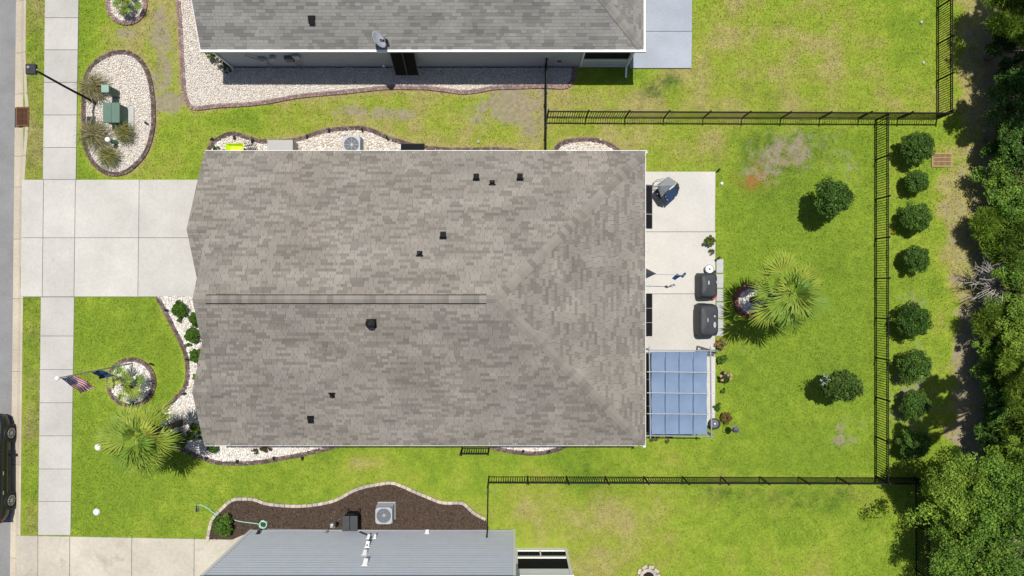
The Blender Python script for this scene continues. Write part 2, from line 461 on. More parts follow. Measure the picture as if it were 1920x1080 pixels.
def fields(X, Y):
    """dry (yellowing), bare (soil showing), litter (wood floor) for lawn points in photo pixels"""
    n1 = fbm(X/90, Y/90, 1); n2 = fbm(X/28, Y/28, 11); n3 = fbm(X/260, Y/260, 21)
    wob = (n2-.5)*60
    dry = 0.20+1.0*(n1-.5)+0.5*(n3-.5)+0.85*(n2-.5)
    dry += 0.07*np.sin(Y/9.5+(n2-.5)*2)*sstep(1300, 1340, X)*(1-sstep(1640, 1740, X))*(1-sstep(190, 210, Y))
    dry += 0.46*sstep(1160, 1260, X)*(1-sstep(205, 250, Y+wob*.5))*(1-.35*sstep(1600, 1760, X))
    dry += 0.27*sstep(920, 990, X)*sstep(900, 930, Y)*(1-.5*sstep(1500, 1700, X))
    dry += 0.55*sstep(440, 560, X+wob)*(1-sstep(1180, 1260, X))*sstep(150, 175, Y)*(1-sstep(275, 300, Y))
    dry += 0.45*ell(X, Y, 1270, 270, 120, 50)
    dry += 0.6*sstep(150, 220, X)*(1-sstep(330, 350, X))*(1-sstep(110, 220, Y+wob*.6))
    dry += 0.55*sstep(40, 52, X)*(1-sstep(80, 90, X))
    dry += 0.32*ell(X, Y, 1030, 965, 70, 40)+0.35*ell(X, Y, 1180, 975, 70, 50)+0.35*ell(X, Y, 860, 930, 60, 35)
    dry += 0.45*ell(X, Y, 700, 870, 60, 22)
    dry -= 0.35*ell(X, Y, 230, 640, 130, 110)+0.3*ell(X, Y, 220, 930, 110, 90)
    dry -= 0.3*sstep(1340, 1400, X)*(1-sstep(1640, 1660, X))*sstep(230, 260, Y)*(1-sstep(880, 900, Y))
    for ln in (BED_N, BED_C, BED_D, BED_EGG+BED_EGG[:1], RING_F+RING_F[:1], BED_E[:12]):
        dry += 0.9*np.exp(-(segdist(X, Y, ln)/8.0)**2)
    bare = 0.0
    for cx, cy, rx, ry, a in ((305,165,24,50,.85),(305,60,30,60,.75),(320,195,34,18,.9),(235,70,50,24,.4),(960,195,65,42,.85),(1000,250,30,45,.5),(735,215,60,16,.65),
            (640,212,40,14,.5),(490,215,30,18,.25),(1450,285,88,50,.46),(1425,330,38,25,.42),(1530,270,80,60,.34),(1600,330,30,40,.4),
            (1590,800,32,32,.55),(1565,830,30,18,.4),(1395,660,28,40,.38),(1450,740,40,40,.25),(1710,560,50,40,.35),(925,925,14,18,.5),
            (1020,165,40,14,.5),(1715,740,60,120,.62),(1690,400,20,60,.3),(1235,160,40,26,.2),(660,190,80,30,.25),(880,215,60,30,.35),(1030,960,60,40,.2),(240,60,20,14,.35)):
        bare = bare+a*ell(X, Y, cx, cy, rx, ry)
    path = sstep(1742, 1782, X+wob*.7-20*sstep(420, 600, Y)*1.3)*sstep(235, 330, Y+wob*.4)
    path = np.maximum(path, sstep(1788, 1822, X+wob*.5)); dry = dry+path*0.9
    bare = bare+path*(.42+.45*sstep(480, 620, Y))
    bare = bare*(0.05+1.75*fbm(X/15, Y/15, 31, 5))
    litter = sstep(1822, 1862, X+wob*.6)
    red = 0.8*ell(X, Y, 1412, 335, 26, 20)+0.12*ell(X, Y, 1440, 290, 80, 42)
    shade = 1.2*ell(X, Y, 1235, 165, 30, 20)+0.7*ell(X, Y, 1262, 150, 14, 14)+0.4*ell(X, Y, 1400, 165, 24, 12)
    shade = shade+0.8*ell(X, Y, 1455, 285, 95, 50)+0.55*ell(X, Y, 1370, 926, 50, 15)+0.6*ell(X, Y, 1480, 938, 75, 28)+0.4*ell(X, Y, 1590, 925, 40, 14)+0.5*ell(X, Y, 1390, 670, 24, 40)+0.35*ell(X, Y, 1460, 370, 50, 40)  # weeds round the bare patch, plus a shadow painted along the bottom lawn
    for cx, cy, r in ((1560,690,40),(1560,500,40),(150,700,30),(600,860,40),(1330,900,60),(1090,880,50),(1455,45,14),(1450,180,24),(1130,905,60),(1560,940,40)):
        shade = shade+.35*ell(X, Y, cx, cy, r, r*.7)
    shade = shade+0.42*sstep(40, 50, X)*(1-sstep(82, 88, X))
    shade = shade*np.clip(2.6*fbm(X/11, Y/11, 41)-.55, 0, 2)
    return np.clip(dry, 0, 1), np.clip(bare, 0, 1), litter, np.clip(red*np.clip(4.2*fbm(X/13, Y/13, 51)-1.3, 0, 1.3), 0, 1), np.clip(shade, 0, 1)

xs = np.concatenate([[-20000,-6000,-2000,-700,-250], np.arange(-70, 1996, 6), [2200,2700,4000,8000,20000]]).astype(float)
ys = np.concatenate([[-20000,-6000,-2000,-700,-250], np.arange(-70, 1156, 6), [1400,1900,4000,8000,20000]]).astype(float)
XX, YY = np.meshgrid(xs, ys)
zz = np.where(XX < 44-0.012*YY, -0.17, 0.0) + 0.02*(fbm(XX/40, YY/40, 61)-.5)
V = np.stack([(XX-960)/S, -(YY-540)/S, zz], -1).reshape(-1, 3)
nx, ny = len(xs), len(ys)
idx = np.arange(nx*ny).reshape(ny, nx)
F = np.stack([idx[1:, :-1], idx[1:, 1:], idx[:-1, 1:], idx[:-1, :-1]], -1).reshape(-1, 4)
m = N('lawn'); p = m.geo()
fine = m.noise(14, 4, 0.7, p); mid = m.noise(2.2, 4, 0.6, p); tuft = m.noise(45, 3, 0.7, p)
dry = m.math('ADD', m.attr('dry'), m.math('MULTIPLY', m.math('SUBTRACT', fine, 0.5), 1.3))
g = m.ramp(dry, [(0.0, (0.15, 0.225, 0.022)), (0.35, (0.205, 0.278, 0.028)), (0.65, (0.235, 0.268, 0.04)), (1.0, (0.30, 0.262, 0.10))])
g = m.mix(1.0, g, m.ramp(tuft, [(0.25, 0.66), (0.75, 1.28)]), 'MULTIPLY')
g = m.mix(1.0, g, m.ramp(mid, [(0.3, 0.85), (0.7, 1.14)]), 'MULTIPLY')
g = m.mix(1.0, g, m.ramp(m.noise(6.5, 4, 0.65, p), [(0.3, 0.86), (0.7, 1.12)]), 'MULTIPLY')
g = m.mix(m.math('MULTIPLY', m.attr('weed'), 0.75), g, (0.03, 0.085, 0.012))  # dark green tint for weeds and for the painted bottom lawn shadow
so = m.mix(m.ramp(m.noise(5, 5, 0.7, p), [(0.3, 0.0), (0.7, 1.0)]), (0.18, 0.15, 0.115), (0.31, 0.26, 0.19))
so = m.mix(1.0, so, m.ramp(tuft, [(0.25, 0.7), (0.75, 1.25)]), 'MULTIPLY')
bf = m.ramp(m.math('ADD', m.math('ADD', m.attr('bare'), m.math('MULTIPLY', m.math('SUBTRACT', m.noise(2.6, 5, 0.7, p), 0.5), 1.0)), m.math('MULTIPLY', m.math('SUBTRACT', fine, 0.5), 0.9)), [(0.36, 0.0), (0.66, 0.85)])
c = m.mix(bf, g, so)
c = m.mix(m.math('MULTIPLY', m.attr('red'), 0.8), c, (0.28, 0.10, 0.035))
c = m.mix(m.math('MULTIPLY', m.attr('litter'), 0.85), c, m.mix(fine, (0.11, 0.085, 0.055), (0.26, 0.21, 0.13)))
m.bump(tuft, 0.35, 0.03)
M['lawn'] = m.done(c, 0.95, 0, 0.1)
ground = np_mesh('ground', V, F, M['lawn'])
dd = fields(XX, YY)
for nm, a in zip(('dry', 'bare', 'litter', 'red', 'weed'), dd):  # weed also carries the shadow painted on the bottom lawn
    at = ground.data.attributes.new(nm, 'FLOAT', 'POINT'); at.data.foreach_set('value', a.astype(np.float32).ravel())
tag(ground, 'lawns and bare dirt around the houses', 'ground', kind='structure')

# ------------------------------------------------------------------ street, kerb, pavement, driveways, patios
def lx(y, x0, x1): return x0+(x1-x0)*y/1000.0         # edges that run down the picture
b = MB(); q = [G(-3000,-6000), G(lx(-6000,27,16.5),-6000), G(lx(7000,27,16.5),7000), G(-3000,7000)]
b.add([(v.x, v.y, -0.12) for v in q], [(0,1,2,3)]); tag(b.build('road', M['asphalt']), 'grey asphalt street along the left edge', 'road', kind='structure')

def slabs(root_name, label, mat, quads, z0, z1, name='slab', ch=0.012, gap=0.008, under=None, cat='pavement'):
    """one structure with a joint sheet below and a child slab for each piece"""
    if under:
        ub = MB()
        for u in under: ub.add([(G(*a).x, G(*a).y, z0+0.018) for a in u], [tuple(range(len(u)))])
        root = ub.build(root_name, M['joint'])
    tag(root, label, cat, kind='structure')
    for qd in quads:
        P_ = [G(*a) for a in qd]; cx = sum(v.x for v in P_)/len(P_); cy = sum(v.y for v in P_)/len(P_)
        pl = []
        for v in P_:
            dx, dy = v.x-cx, v.y-cy
            pl.append((v.x-math.copysign(gap, dx), v.y-math.copysign(gap, dy)))
        s = MB().prism(pl, z0, z1, ch).build(name, mat); s.parent = root
    return root

SW = lambda y: lx(y, 85, 73); SE = lambda y: lx(y, 148.5, 133)
qs = []
cuts = [-1300]+[-1300+61.2*i for i in range(1, 21)]+[-26,34,94,155,216,277,337]
cuts = [c_ for c_ in cuts if c_ < -40 or c_ >= -26]
for a, b_ in zip(cuts[:-1], cuts[1:]): qs.append([(SW(a),a),(SE(a),a),(SE(b_),b_),(SW(b_),b_)])
cuts2 = [557,630,693,755,817,879,940,1003]
for a, b_ in zip(cuts2[:-1], cuts2[1:]): qs.append([(SW(a)-1,a),(SE(a)+.5,a),(SE(b_)+.5,b_),(SW(b_)-1,b_)])
slabs('sidewalk', 'pale concrete pavement in square slabs', M['walk'], qs, 0.0, 0.05,
      under=[[(SW(-1300),-1300),(SE(-1300),-1300),(SE(337),337),(SW(337),337)], [(SW(557),557),(SE(557),557),(SE(1003),1003),(SW(1003),1003)]])
DX = [42.0, 83, 142.5, 262, 445]
qs = []
for i in range(4):
    for a, b_ in ((337, 446), (446, 556.5)):
        sh = lambda x, y: x-(y-337)*.012*(1 if x < 300 else 0)
        qs.append([(sh(DX[i],a),a),(sh(DX[i+1],a),a),(sh(DX[i+1],b_),b_),(sh(DX[i],b_),b_)])
slabs('driveway', 'clean pale concrete driveway of the middle house', M['drive'], qs, 0.0, 0.055,
      under=[[(47,337.5),(445,337.5),(445,556),(44.5,556)]])
DX = [32.5, 72.5, 132, 248, 365, 436]
qs = []
for i in range(5):
    a = lambda x: 1003.5+(x-37)*.019
    if i < 4: qs.append([(DX[i],a(DX[i])),(DX[i+1],a(DX[i+1])),(DX[i+1]-1,1230),(DX[i]-1,1230)])
    else: qs.append([(DX[i],a(DX[i])),(DX[i+1],a(DX[i+1])),(469,997),(469,1230),(DX[i]-1,1230)])
slabs('stained_driveway', 'tan stained concrete driveway at the bottom left', M['drive_tan'], qs, 0.0, 0.055,
      under=[[(37,1004),(436,1012),(468,1000),(468,1229),(36,1229)]])
# kerb: a rolled gutter with a raised back, one length between joints
kroot = MB().add([(G(30,-1300).x, G(0,-1300).y, -0.16), (G(48,-1300).x, G(0,-1300).y, -0.16), (G(39,1500).x, G(0,1500).y, -0.16), (G(20,1500).x, G(0,1500).y, -0.16)], [(0,1,2,3)]).build('kerb', M['joint'])
tag(kroot, 'tan concrete kerb and gutter along the street', 'kerb', kind='structure')
def kerb_len(y0, y1, w0=0, w1=0):
    b = MB(); vs = []
    for y, wd in ((y0+.3, w0), (y1-.3, w1)):
        xa = lx(y, 27, 16.5); xb = lx(y, 49.5, 39)+wd
        for t, z in ((0, -.112), (.45, -.10), (.72, -.02), (.80, .02), (.97, .026), (1, .02), (1, -.16), (0, -.16)):
            g_ = G(xa+(xb-xa)*t, y); vs.append((g_.x, g_.y, z))
    n = 8
    b.add(vs, [(i, (i+1) % n, n+(i+1) % n, n+i) for i in range(n)]+[tuple(range(n-1,-1,-1)), tuple(range(n, 2*n))])
    o = b.build('kerb_length', M['gutter_tan']); o.parent = kroot
ky = [-1300,-1000,-700,-400,-150,0,98,175,201]
wd = [0,0,0,0,0,0,0,4,7]
for i in range(len(ky)-1): kerb_len(ky[i], ky[i+1], wd[i], wd[i+1])
ky = [238,292,350,448,560,697,872,1048,1300,1500]; wd = [7,3,0,0,0,0,0,0,0,0]
for i in range(len(ky)-1): kerb_len(ky[i], ky[i+1], wd[i], wd[i+1])

qs = []
for a, b_ in ((322,435),(435,551),(551,668),(668,798)): qs.append([(1172,a),(1341,a),(1340,b_),(1172,b_)])
slabs('patio', 'cream concrete patio behind the middle house', M['patio'], qs, 0.0, 0.09, under=[[(1173,323),(1340,323),(1339,797),(1173,797)]])
qs = [[(1180,-200),(1297,-200),(1297,-60),(1180,-60)],[(1180,-60),(1297,-60),(1297,60),(1180,60)],[(1180,60),(1297,60),(1296,129),(1180,129)]]
slabs('grey_patio', 'blue grey concrete patio behind the top house', M['patio_blue'], qs, 0.0, 0.09, under=[[(1181,-199),(1296,-199),(1295,128),(1181,128)]])
for i, (a, b_) in enumerate(((485,513),(513,541),(541,566),(566,597),(597,631))):
    s = MB().prism([tuple(G(1342.5,a+1)[:2]), tuple(G(1356,a+1)[:2]), tuple(G(1355.5,b_-1)[:2]), tuple(G(1342.5,b_-1)[:2])], 0, .06+.006*(i % 2), .012).build('paving_stone', M['paver'])
    tag(s, ['grey paving stone at the top end of the strip beside the patio', 'second grey paving stone from the top beside the patio', 'grey paving stone beside the orange flower pot', 'grey paving stone beside the larger covered grill', 'weedy grey paving stone at the bottom end of the patio strip'][i], 'paving stone', 'paving stones along the patio')

# ------------------------------------------------------------------ gravel and mulch beds
_ico = bmesh.new(); bmesh.ops.create_icosphere(_ico, subdivisions=1, radius=1.0)
ICO_V = np.array([v.co[:] for v in _ico.verts]); ICO_F = np.array([[v.index for v in f.verts] for f in _ico.faces]); _ico.free()
def stone_mesh(name, poly, spacing, size, palette, weights, label, cat, seed, mat='stone', flat=.6, base=(.52,.48,.43)):
    r = np.random.default_rng(seed)
    P = np.array([tuple(G(*a)[:2]) for a in poly])
    x0, y0 = P.min(0); x1, y1 = P.max(0)
    gx, gy = np.meshgrid(np.arange(x0, x1, spacing), np.arange(y0, y1, spacing))
    X = gx.ravel()+r.uniform(-.6, .6, gx.size)*spacing; Y = gy.ravel()+r.uniform(-.6, .6, gx.size)*spacing
    k = inpoly(X, Y, P.tolist()); X = X[k]; Y = Y[k]; n = len(X)
    s = r.uniform(size[0], size[1], n)
    sc = np.stack([s*r.uniform(.75, 1.35, n), s*r.uniform(.65, 1.0, n), s*r.uniform(.5, .9, n)*flat*1.3], -1)
    v = ICO_V[None]*(1+r.uniform(-.18, .18, (n, 12, 1)))*sc[:, None, :]
    a = r.uniform(0, 2*np.pi, n); ca, sa = np.cos(a)[:, None], np.sin(a)[:, None]
    vx = v[..., 0]*ca-v[..., 1]*sa; vy = v[..., 0]*sa+v[..., 1]*ca
    tz = r.uniform(-.5, .5, (n, 1)); vz = v[..., 2]+vx*tz*.4
    Vv = np.stack([vx+X[:, None], vy+Y[:, None], vz+.025+r.uniform(0, .02, (n, 1))], -1).reshape(-1, 3)
    Ff = (ICO_F[None]+(np.arange(n)*12)[:, None, None]).reshape(-1, 3)
    pal = np.array(palette)[r.choice(len(palette), n, p=weights)]*r.uniform(.82, 1.1, (n, 1))
    tint = np.repeat(pal, 20, 0)
    # base sheet under the stones
    bmv = bmesh.new(); vs = [bmv.verts.new((p_[0], p_[1], .014)) for p_ in P]; f = bmv.faces.new(vs)
    bmesh.ops.triangulate(bmv, faces=[f]); bmv.verts.index_update()
    tri = np.array([[v_.index for v_ in f_.verts] for f_ in bmv.faces]); bv = np.array([v_.co[:] for v_ in bmv.verts]); bmv.free()
    nrm = np.cross(bv[tri[:, 1]]-bv[tri[:, 0]], bv[tri[:, 2]]-bv[tri[:, 0]])[:, 2]; tri[nrm < 0] = tri[nrm < 0][:, ::-1]
    Ff = np.concatenate([Ff, tri+len(Vv)]); Vv = np.concatenate([Vv, bv]); tint = np.concatenate([tint, np.tile(base, (len(tri), 1))])
    return tag(np_mesh(name, Vv, Ff, M[mat], tint), label, cat, kind='stuff')
CREAM = [(.66,.60,.53),(.72,.68,.63),(.58,.50,.41),(.54,.51,.48),(.60,.50,.38),(.38,.34,.30)]
CW = [.36,.30,.12,.11,.07,.04]
stone_mesh('gravel_bed', POLY['N'], .055, (.026,.044), CREAM, CW, 'cream gravel bed along the wall of the top house', 'gravel', 1)
stone_mesh('gravel_bed', POLY['egg'], .056, (.026,.046), CREAM, CW, 'egg shaped bed of white gravel around the green transformer', 'gravel', 2)
stone_mesh('gravel_bed', POLY['C'], .085, (.04,.075), CREAM, [.34,.26,.16,.10,.11,.03], 'white stone bed along the top side of the middle house', 'gravel', 3)
stone_mesh('gravel_bed', POLY['D'], .085, (.04,.07), CREAM, CW, 'small half round white stone bed by the black side fence', 'gravel', 4)
WH = [(.72,.69,.64),(.78,.76,.73),(.62,.56,.48),(.54,.52,.50),(.62,.54,.43),(.38,.36,.33)]
stone_mesh('gravel_bed', POLY['E'], .080, (.038,.07), WH, CW, 'white stone bed with round shrubs in front of the middle house', 'gravel', 5)
stone_mesh('gravel_bed', POLY['S'], .080, (.035,.065), WH, CW, 'white stone bed along the bottom side of the middle house', 'gravel', 6)
stone_mesh('gravel_bed', POLY['F'], .085, (.04,.08), WH, CW, 'white stones in the ring bed at the flagpole', 'gravel', 7)
stone_mesh('gravel_bed', POLY['G'], .075, (.035,.06), CREAM, CW, 'cream gravel in the round bed at the top left', 'gravel', 8)
stone_mesh('gravel_bed', POLY['H'], .085, (.04,.08), WH, CW, 'white stones inside the red brick ring under the palm', 'gravel', 9)
stone_mesh('mulch_bed', POLY['M'], .075, (.02,.05), [(.07,.047,.034),(.10,.07,.05),(.045,.032,.025),(.14,.10,.07),(.09,.06,.04)], [.36,.28,.2,.08,.08], 'brown bark mulch bed beside the two storey house', 'mulch', 10, 'chip', .35, (.065,.045,.034))

# brick edging: every brick a child of its border
def brick_mesh(name, w, d, h, col):
    b = MB().box(-w/2, w/2, -d/2, d/2, 0, h, ch=.012, c=col)
    me = bpy.data.meshes.new(name); me.from_pydata(b.v, [], b.f); me.materials.append(M['brick'])
    at = me.attributes.new('tint', 'FLOAT_COLOR', 'FACE'); arr = np.ones((len(b.f), 4), np.float32); arr[:, :3] = col; at.data.foreach_set('color', arr.ravel())
    return me
BR = [brick_mesh('brick', .150, .10, .085, c_) for c_ in ((.120,.085,.075),(.095,.068,.062),(.15,.105,.095),(.08,.062,.058),(.17,.13,.12))]
RO = [brick_mesh('brick', .155, .10, .085, c_) for c_ in ((.25,.17,.155),(.21,.145,.135),(.29,.20,.185),(.18,.13,.125))]
RED = [brick_mesh('brick', .20, .11, .10, c_) for c_ in ((.25,.09,.07),(.20,.07,.055),(.32,.14,.115),(.16,.06,.05))]
TAN = [brick_mesh('brick', .255, .15, .11, c_) for c_ in ((.42,.36,.29),(.36,.31,.26),(.47,.40,.32),(.33,.30,.27))]
def edging(pts, meshes, step, label, closed=False, rows=2, rowd=.1, z=.0, cat='garden edging', outw=1):
    P = [G(*a) for a in pts]
    root = thing('brick_edging', (P[0].x, P[0].y, 0), label, cat, 'brick borders around the beds')
    r = random.Random(len(pts)*7+int(pts[0][0]))
    for row in range(rows):
        line = smooth_line([(v.x, v.y) for v in P], step, closed)
        for i in range(len(line)-1):
            a, c_ = line[i], line[i+1]; t = (c_-a); mid = (a+c_)/2
            nrm = Vector((-t.y, t.x)).normalized()
            off = (row-(rows-1)/2)*rowd
            if row % 2: mid = mid+t*.5
            w = mid+nrm*off
            inst('brick', r.choice(meshes), root, (w.x, w.y, z+r.uniform(-.008, .008)), (r.uniform(-.03,.03), r.uniform(-.03,.03), math.atan2(t.y, t.x)+r.uniform(-.04,.04)), (t.length/step*r.uniform(.96, 1.0), 1, r.uniform(.9, 1.1)))
    return root
edging(BED_N[1:], RO, .16, 'long reddish brick border of the top house gravel bed')
edging(BED_EGG, BR, .155, 'dark brick border around the egg shaped transformer bed', True)
edging(BED_C[1:-2], BR, .155, 'wavy dark brick border on the top side of the middle house')
edging(BED_D, BR, .155, 'dark brick border of the small half round bed')
edging(BED_E[:12], BR, .155, 'dark brick border curving round the front shrub bed')
edging(BED_E[12:], BR, .155, 'dark brick border running past the little striped flag')
edging(BED_S, BR, .155, 'dark brick border below the bottom eave near the short black fence')
edging(RING_F, BR, .155, 'dark brick ring round the flagpole bed', True)
edging(RING_G, RO, .155, 'reddish brick ring of the round bed at the top left', True)
edging(RING_H, RED, .205, 'red brick ring round the foot of the back garden palm', True, 2, .11, .02)
edging(BED_M, TAN, .262, 'pale tan block border of the brown mulch bed', False, 1)
edging(circ(1215, 1081, 17), TAN, .262, 'grey stone fire pit ring at the bottom edge', True, 2, .16, .02)

fp_ = [o for o in COL.objects if o.get('label') == 'grey stone fire pit ring at the bottom edge'][0]
MB().lathe([(.33,.02),(.33,.05),(.1,.06)], 24, G(1215,1081).x, G(1215,1081).y).build('ash_bed', M['void'], fp_)

# ------------------------------------------------------------------ houses
SL = 0.478; COS = 1/math.sqrt(1+SL*SL); SIN = SL*COS
def tab_faces(b, o, U, Vv, Nn, u0, u1, v0, v1, t, col, g=.006):
    a0, a1 = u0+g, u1-g
    P = lambda u, v, n: o+U*u+Vv*v+Nn*n
    vs = [P(a0,v0,t), P(a1,v0,t), P(a1,v1+.012,.003), P(a0,v1+.012,.003), P(a0,v0,-.004), P(a1,v0,-.004), P(a1,v1,-.004), P(a0,v1,-.004)]
    b.add(vs, [(0,1,2,3),(4,5,1,0),(5,6,2,1),(7,4,0,3)], 0, col)
def shingles(roof, o, U, Vd, vlen, bounds, seed, base=(.216,.200,.178), warm=0.0, ind=0, ind_from_top=True, vmin=0.0, vmax=None):
    """courses of uneven tabs; the nearest `ind` tabs are single objects, the rest one mesh"""
    r = random.Random(seed); Nn = U.cross(Vd).normalized()
    if Nn.z < 0: Nn = -Nn
    e = .138; n = int(vlen/e); b = MB(); tabs = []
    for i in range(n):
        v0 = vmin+i*e; v1 = min(v0+e, vlen)
        if vmax and v0 > vmax: break
        ua, ub_ = bounds((v0+v1)/2)
        u = ua-r.uniform(0, .2)
        tone = 1.0
        while u < ub_:
            w = r.choice((.17,.22,.26,.30,.36,.42))
            x0 = max(u, ua); x1 = min(u+w, ub_)
            if x1-x0 > .03:
                q_ = r.random()
                if q_ < .17: k = r.uniform(.71, .82); w *= 1.25; x1 = min(u+w, ub_)
                elif q_ < .33: k = r.uniform(.80, .90)
                else: k = r.uniform(.98, 1.08)
                pw = o+U*x0+Vd*v0
                k *= 0.85+.30*float(vnoise(np.array([pw.x*1.1+50]), np.array([pw.y*1.9+50]), 5)[0])
                wm = warm*(.3+1.4*float(vnoise(np.array([pw.x*.8+90]), np.array([pw.y*.8+90]), 9)[0])) + r.uniform(-.02, .03)
                col = (base[0]*k*(1+wm*.55), base[1]*k, base[2]*k*(1-wm*.55))
                tabs.append((x0, x1, v0, v1, r.uniform(.009, .018), col))
            u += w
    tabs.sort(key=lambda t: -t[2] if ind_from_top else t[2])
    for k, t in enumerate(tabs):
        if k < ind:
            s = MB(); tab_faces(s, o, U, Vd, Nn, *t); s.build('shingle', M['shingle'], roof)
        else:
            tab_faces(b, o, U, Vd, Nn, *t)
    if b.f: tag(b.build('shingle_field', M['shingle'], roof), kind='stuff')
def slab_poly(b, pts, t=.10):
    """roof deck: polygon with thickness downwards"""
    pts = [Vector(p_) for p_ in pts]; n = len(pts)
    lo = [p_-Vector((0,0,t)) for p_ in pts]
    b.add(pts+lo, [tuple(range(n)), tuple(range(2*n-1, n-1, -1))]+[(i, n+i, n+(i+1) % n, (i+1) % n) for i in range(n)])

# ---- the middle house
EZ = 2.70
yN = 236.7/S; yS = -271.7/S; yR = (yN+yS)/2; half = (yN-yS)/2; RZ = EZ+SL*half
xF = (428.5-960)/S; xM = (462-960)/S; xE = (1190-960)/S; xH = xE-half
house = thing('house', (0, 0, 0), 'large grey shingle roofed house in the middle', 'house')
wb = MB(); ov = .34
wb.prism([(xM+ov, yN-ov), (xE-ov, yN-ov), (xE-ov, yS+ov), (xM+ov, yS+ov)], 0, EZ-.1)
wb.prism([(xF+ov, yN-ov), (xM+ov-.002, yN-ov), (xM+ov-.002, yN-6.4), (xF+ov, yN-6.4)], 0, EZ-.1)
wb.prism([(xF+ov, yS+ov), (xM+ov-.002, yS+ov), (xM+ov-.002, yS+4.4), (xF+ov, yS+4.4)], 0, EZ-.1)
for x, ya, yb in ((xM+ov, yN-ov, yS+ov), (xF+ov, yN-ov, yN-6.8), (xF+ov, yS+4.7, yS+ov)):
    zt = EZ-.12+SL*abs(ya-yb)/2
    wb.add([(x, ya, EZ-.1), (x, yb, EZ-.1), (x, (ya+yb)/2, zt), (x+.1, ya, EZ-.1), (x+.1, yb, EZ-.1), (x+.1, (ya+yb)/2, zt)], [(0,1,2),(3,5,4),(0,2,5,3),(1,4,5,2)])
wb.build('wall', M['siding_b'], house)
gd = MB()
for k in range(4):
    gd.box(xF+ov-.05, xF+ov-.003, yN-5.9, yN-1.1, .06+k*.53, .06+k*.53+.51)
gd.build('garage_door', M['white'], house)
rd = MB(); g1 = 140.9/S; g2 = 98.9/S       # half spans of the two front gables
ridge_h = RZ; gz1 = EZ+SL*g1; gz2 = EZ+SL*g2
slab_poly(rd, [(xM,yR,RZ), (xM,yN-g1,gz1), (xF,yN-g1,gz1), (xF,yN,EZ), (xE,yN,EZ), (xH,yR,RZ)])
slab_poly(rd, [(xM,yR,RZ), (xH,yR,RZ), (xE,yS,EZ), (xF,yS,EZ), (xF,yS+g2,gz2), (xM,yS+g2,gz2)])
slab_poly(rd, [(xH,yR,RZ), (xE,yN,EZ), (xE,yS,EZ)])
xin = xM+1.0
slab_poly(rd, [(xF,yN-g1,gz1-.002), (xin,yN-g1,gz1-.002), (xin,yN-2*g1,EZ), (xF,yN-2*g1,EZ)])
slab_poly(rd, [(xF,yS+g2,gz2-.002), (xin,yS+g2,gz2-.002), (xin,yS+2*g2,EZ), (xF,yS+2*g2,EZ)])
roof = rd.build('roof', M['deck'], house)
X1 = Vector((1,0,0)); slen = half/COS
def bN(v):
    d = v*COS; return ((xF if d < g1 else xM), xE-d)
def bS(v):
    d = v*COS; return ((xF if d < g2 else xM), xE-d)
shingles(roof, Vector((0,yN,EZ)), X1, Vector((0,-COS,SIN)), slen, bN, 1, warm=.03, ind=130)
shingles(roof, Vector((0,yS,EZ)), X1, Vector((0,COS,SIN)), slen, bS, 2, warm=.03, ind=130)
shingles(roof, Vector((xE,0,EZ)), Vector((0,1,0)), Vector((-COS,0,SIN)), slen, lambda v: (yS+v*COS, yN-v*COS), 3, warm=.03, ind=40)
shingles(roof, Vector((0,yN-2*g1,EZ)), X1, Vector((0,COS,SIN)), g1/COS, lambda v: (xF, xin), 4)
shingles(roof, Vector((0,yS+2*g2,EZ)), X1, Vector((0,-COS,SIN)), g2/COS, lambda v: (xF, xin), 5)
def caps(p, q, n_, wdt, side_drop, seed, lift=.008, base=(.216,.200,.178)):
    """folded cap shingles laid from p up to q"""
    p = Vector(p); q = Vector(q); d = (q-p)/n_; dn = d.normalized()
    sd = dn.cross(Vector((0,0,1))).normalized(); r = random.Random(seed)
    for i in range(n_):
        a = p+d*i-dn*.01; c_ = p+d*(i+1)+dn*.03
        k = r.choice((.76,.85,.93,1.0,1.03,1.06)); wm = r.uniform(0,.08)
        col = (base[0]*k*(1+wm*.4), base[1]*k, base[2]*k*(1-wm*.5)); b = MB()
        up0 = Vector((0,0,lift+.010)); up1 = Vector((0,0,lift+.002)); dr = Vector((0,0,side_drop*wdt))
        vs = [a-sd*wdt-dr+up0, a+up0, a+sd*wdt-dr+up0, c_-sd*wdt-dr+up1, c_+up1, c_+sd*wdt-dr+up1]
        vs += [v-Vector((0,0,.010)) for v in vs]
        b.add(vs, [(0,1,4,3),(1,2,5,4),(6,9,10,7),(7,10,11,8),(0,6,7,1),(1,7,8,2),(3,9,6,0),(2,8,11,5)], 0, col)
        b.build('ridge_cap', M['shingle'], roof)
hd = SL/math.sqrt(2)
caps((xE-.12,yN-.12,EZ+.08), (xH,yR,RZ+.01), 42, .20, hd, 1)
caps((xE-.12,yS+.12,EZ+.08), (xH,yR,RZ+.01), 42, .20, hd, 2)
xv0, xv1 = (385-960)*.8307/S, (912-960)*.8307/S
caps((xv1,yR,RZ+.01), (xH+.05,yR,RZ+.01), 2, .15, SL, 3)
caps((xM+.02,yR,RZ+.01), (xv0,yR,RZ+.01), 2, .15, SL, 6)
caps((xF+.02,yN-g1,gz1+.01), (xM-.02,yN-g1,gz1+.01), 4, .14, SL, 7)
caps((xF+.02,yS+g2,gz2+.01), (xM-.02,yS+g2,gz2+.01), 4, .14, SL, 8)
vb = MB()
for s in (-1, 1):
    w = .188; zc = RZ+.02
    vb.add([(xv0,yR,zc+.03),(xv1,yR,zc+.03),(xv1,yR+s*w,zc+.03-SL*w),(xv0,yR+s*w,zc+.03-SL*w),(xv0,yR+s*w,zc-.04-SL*w),(xv1,yR+s*w,zc-.04-SL*w)], [(0,1,2,3),(3,2,5,4)])
vent = vb.build('ridge_vent', M['black'], house)
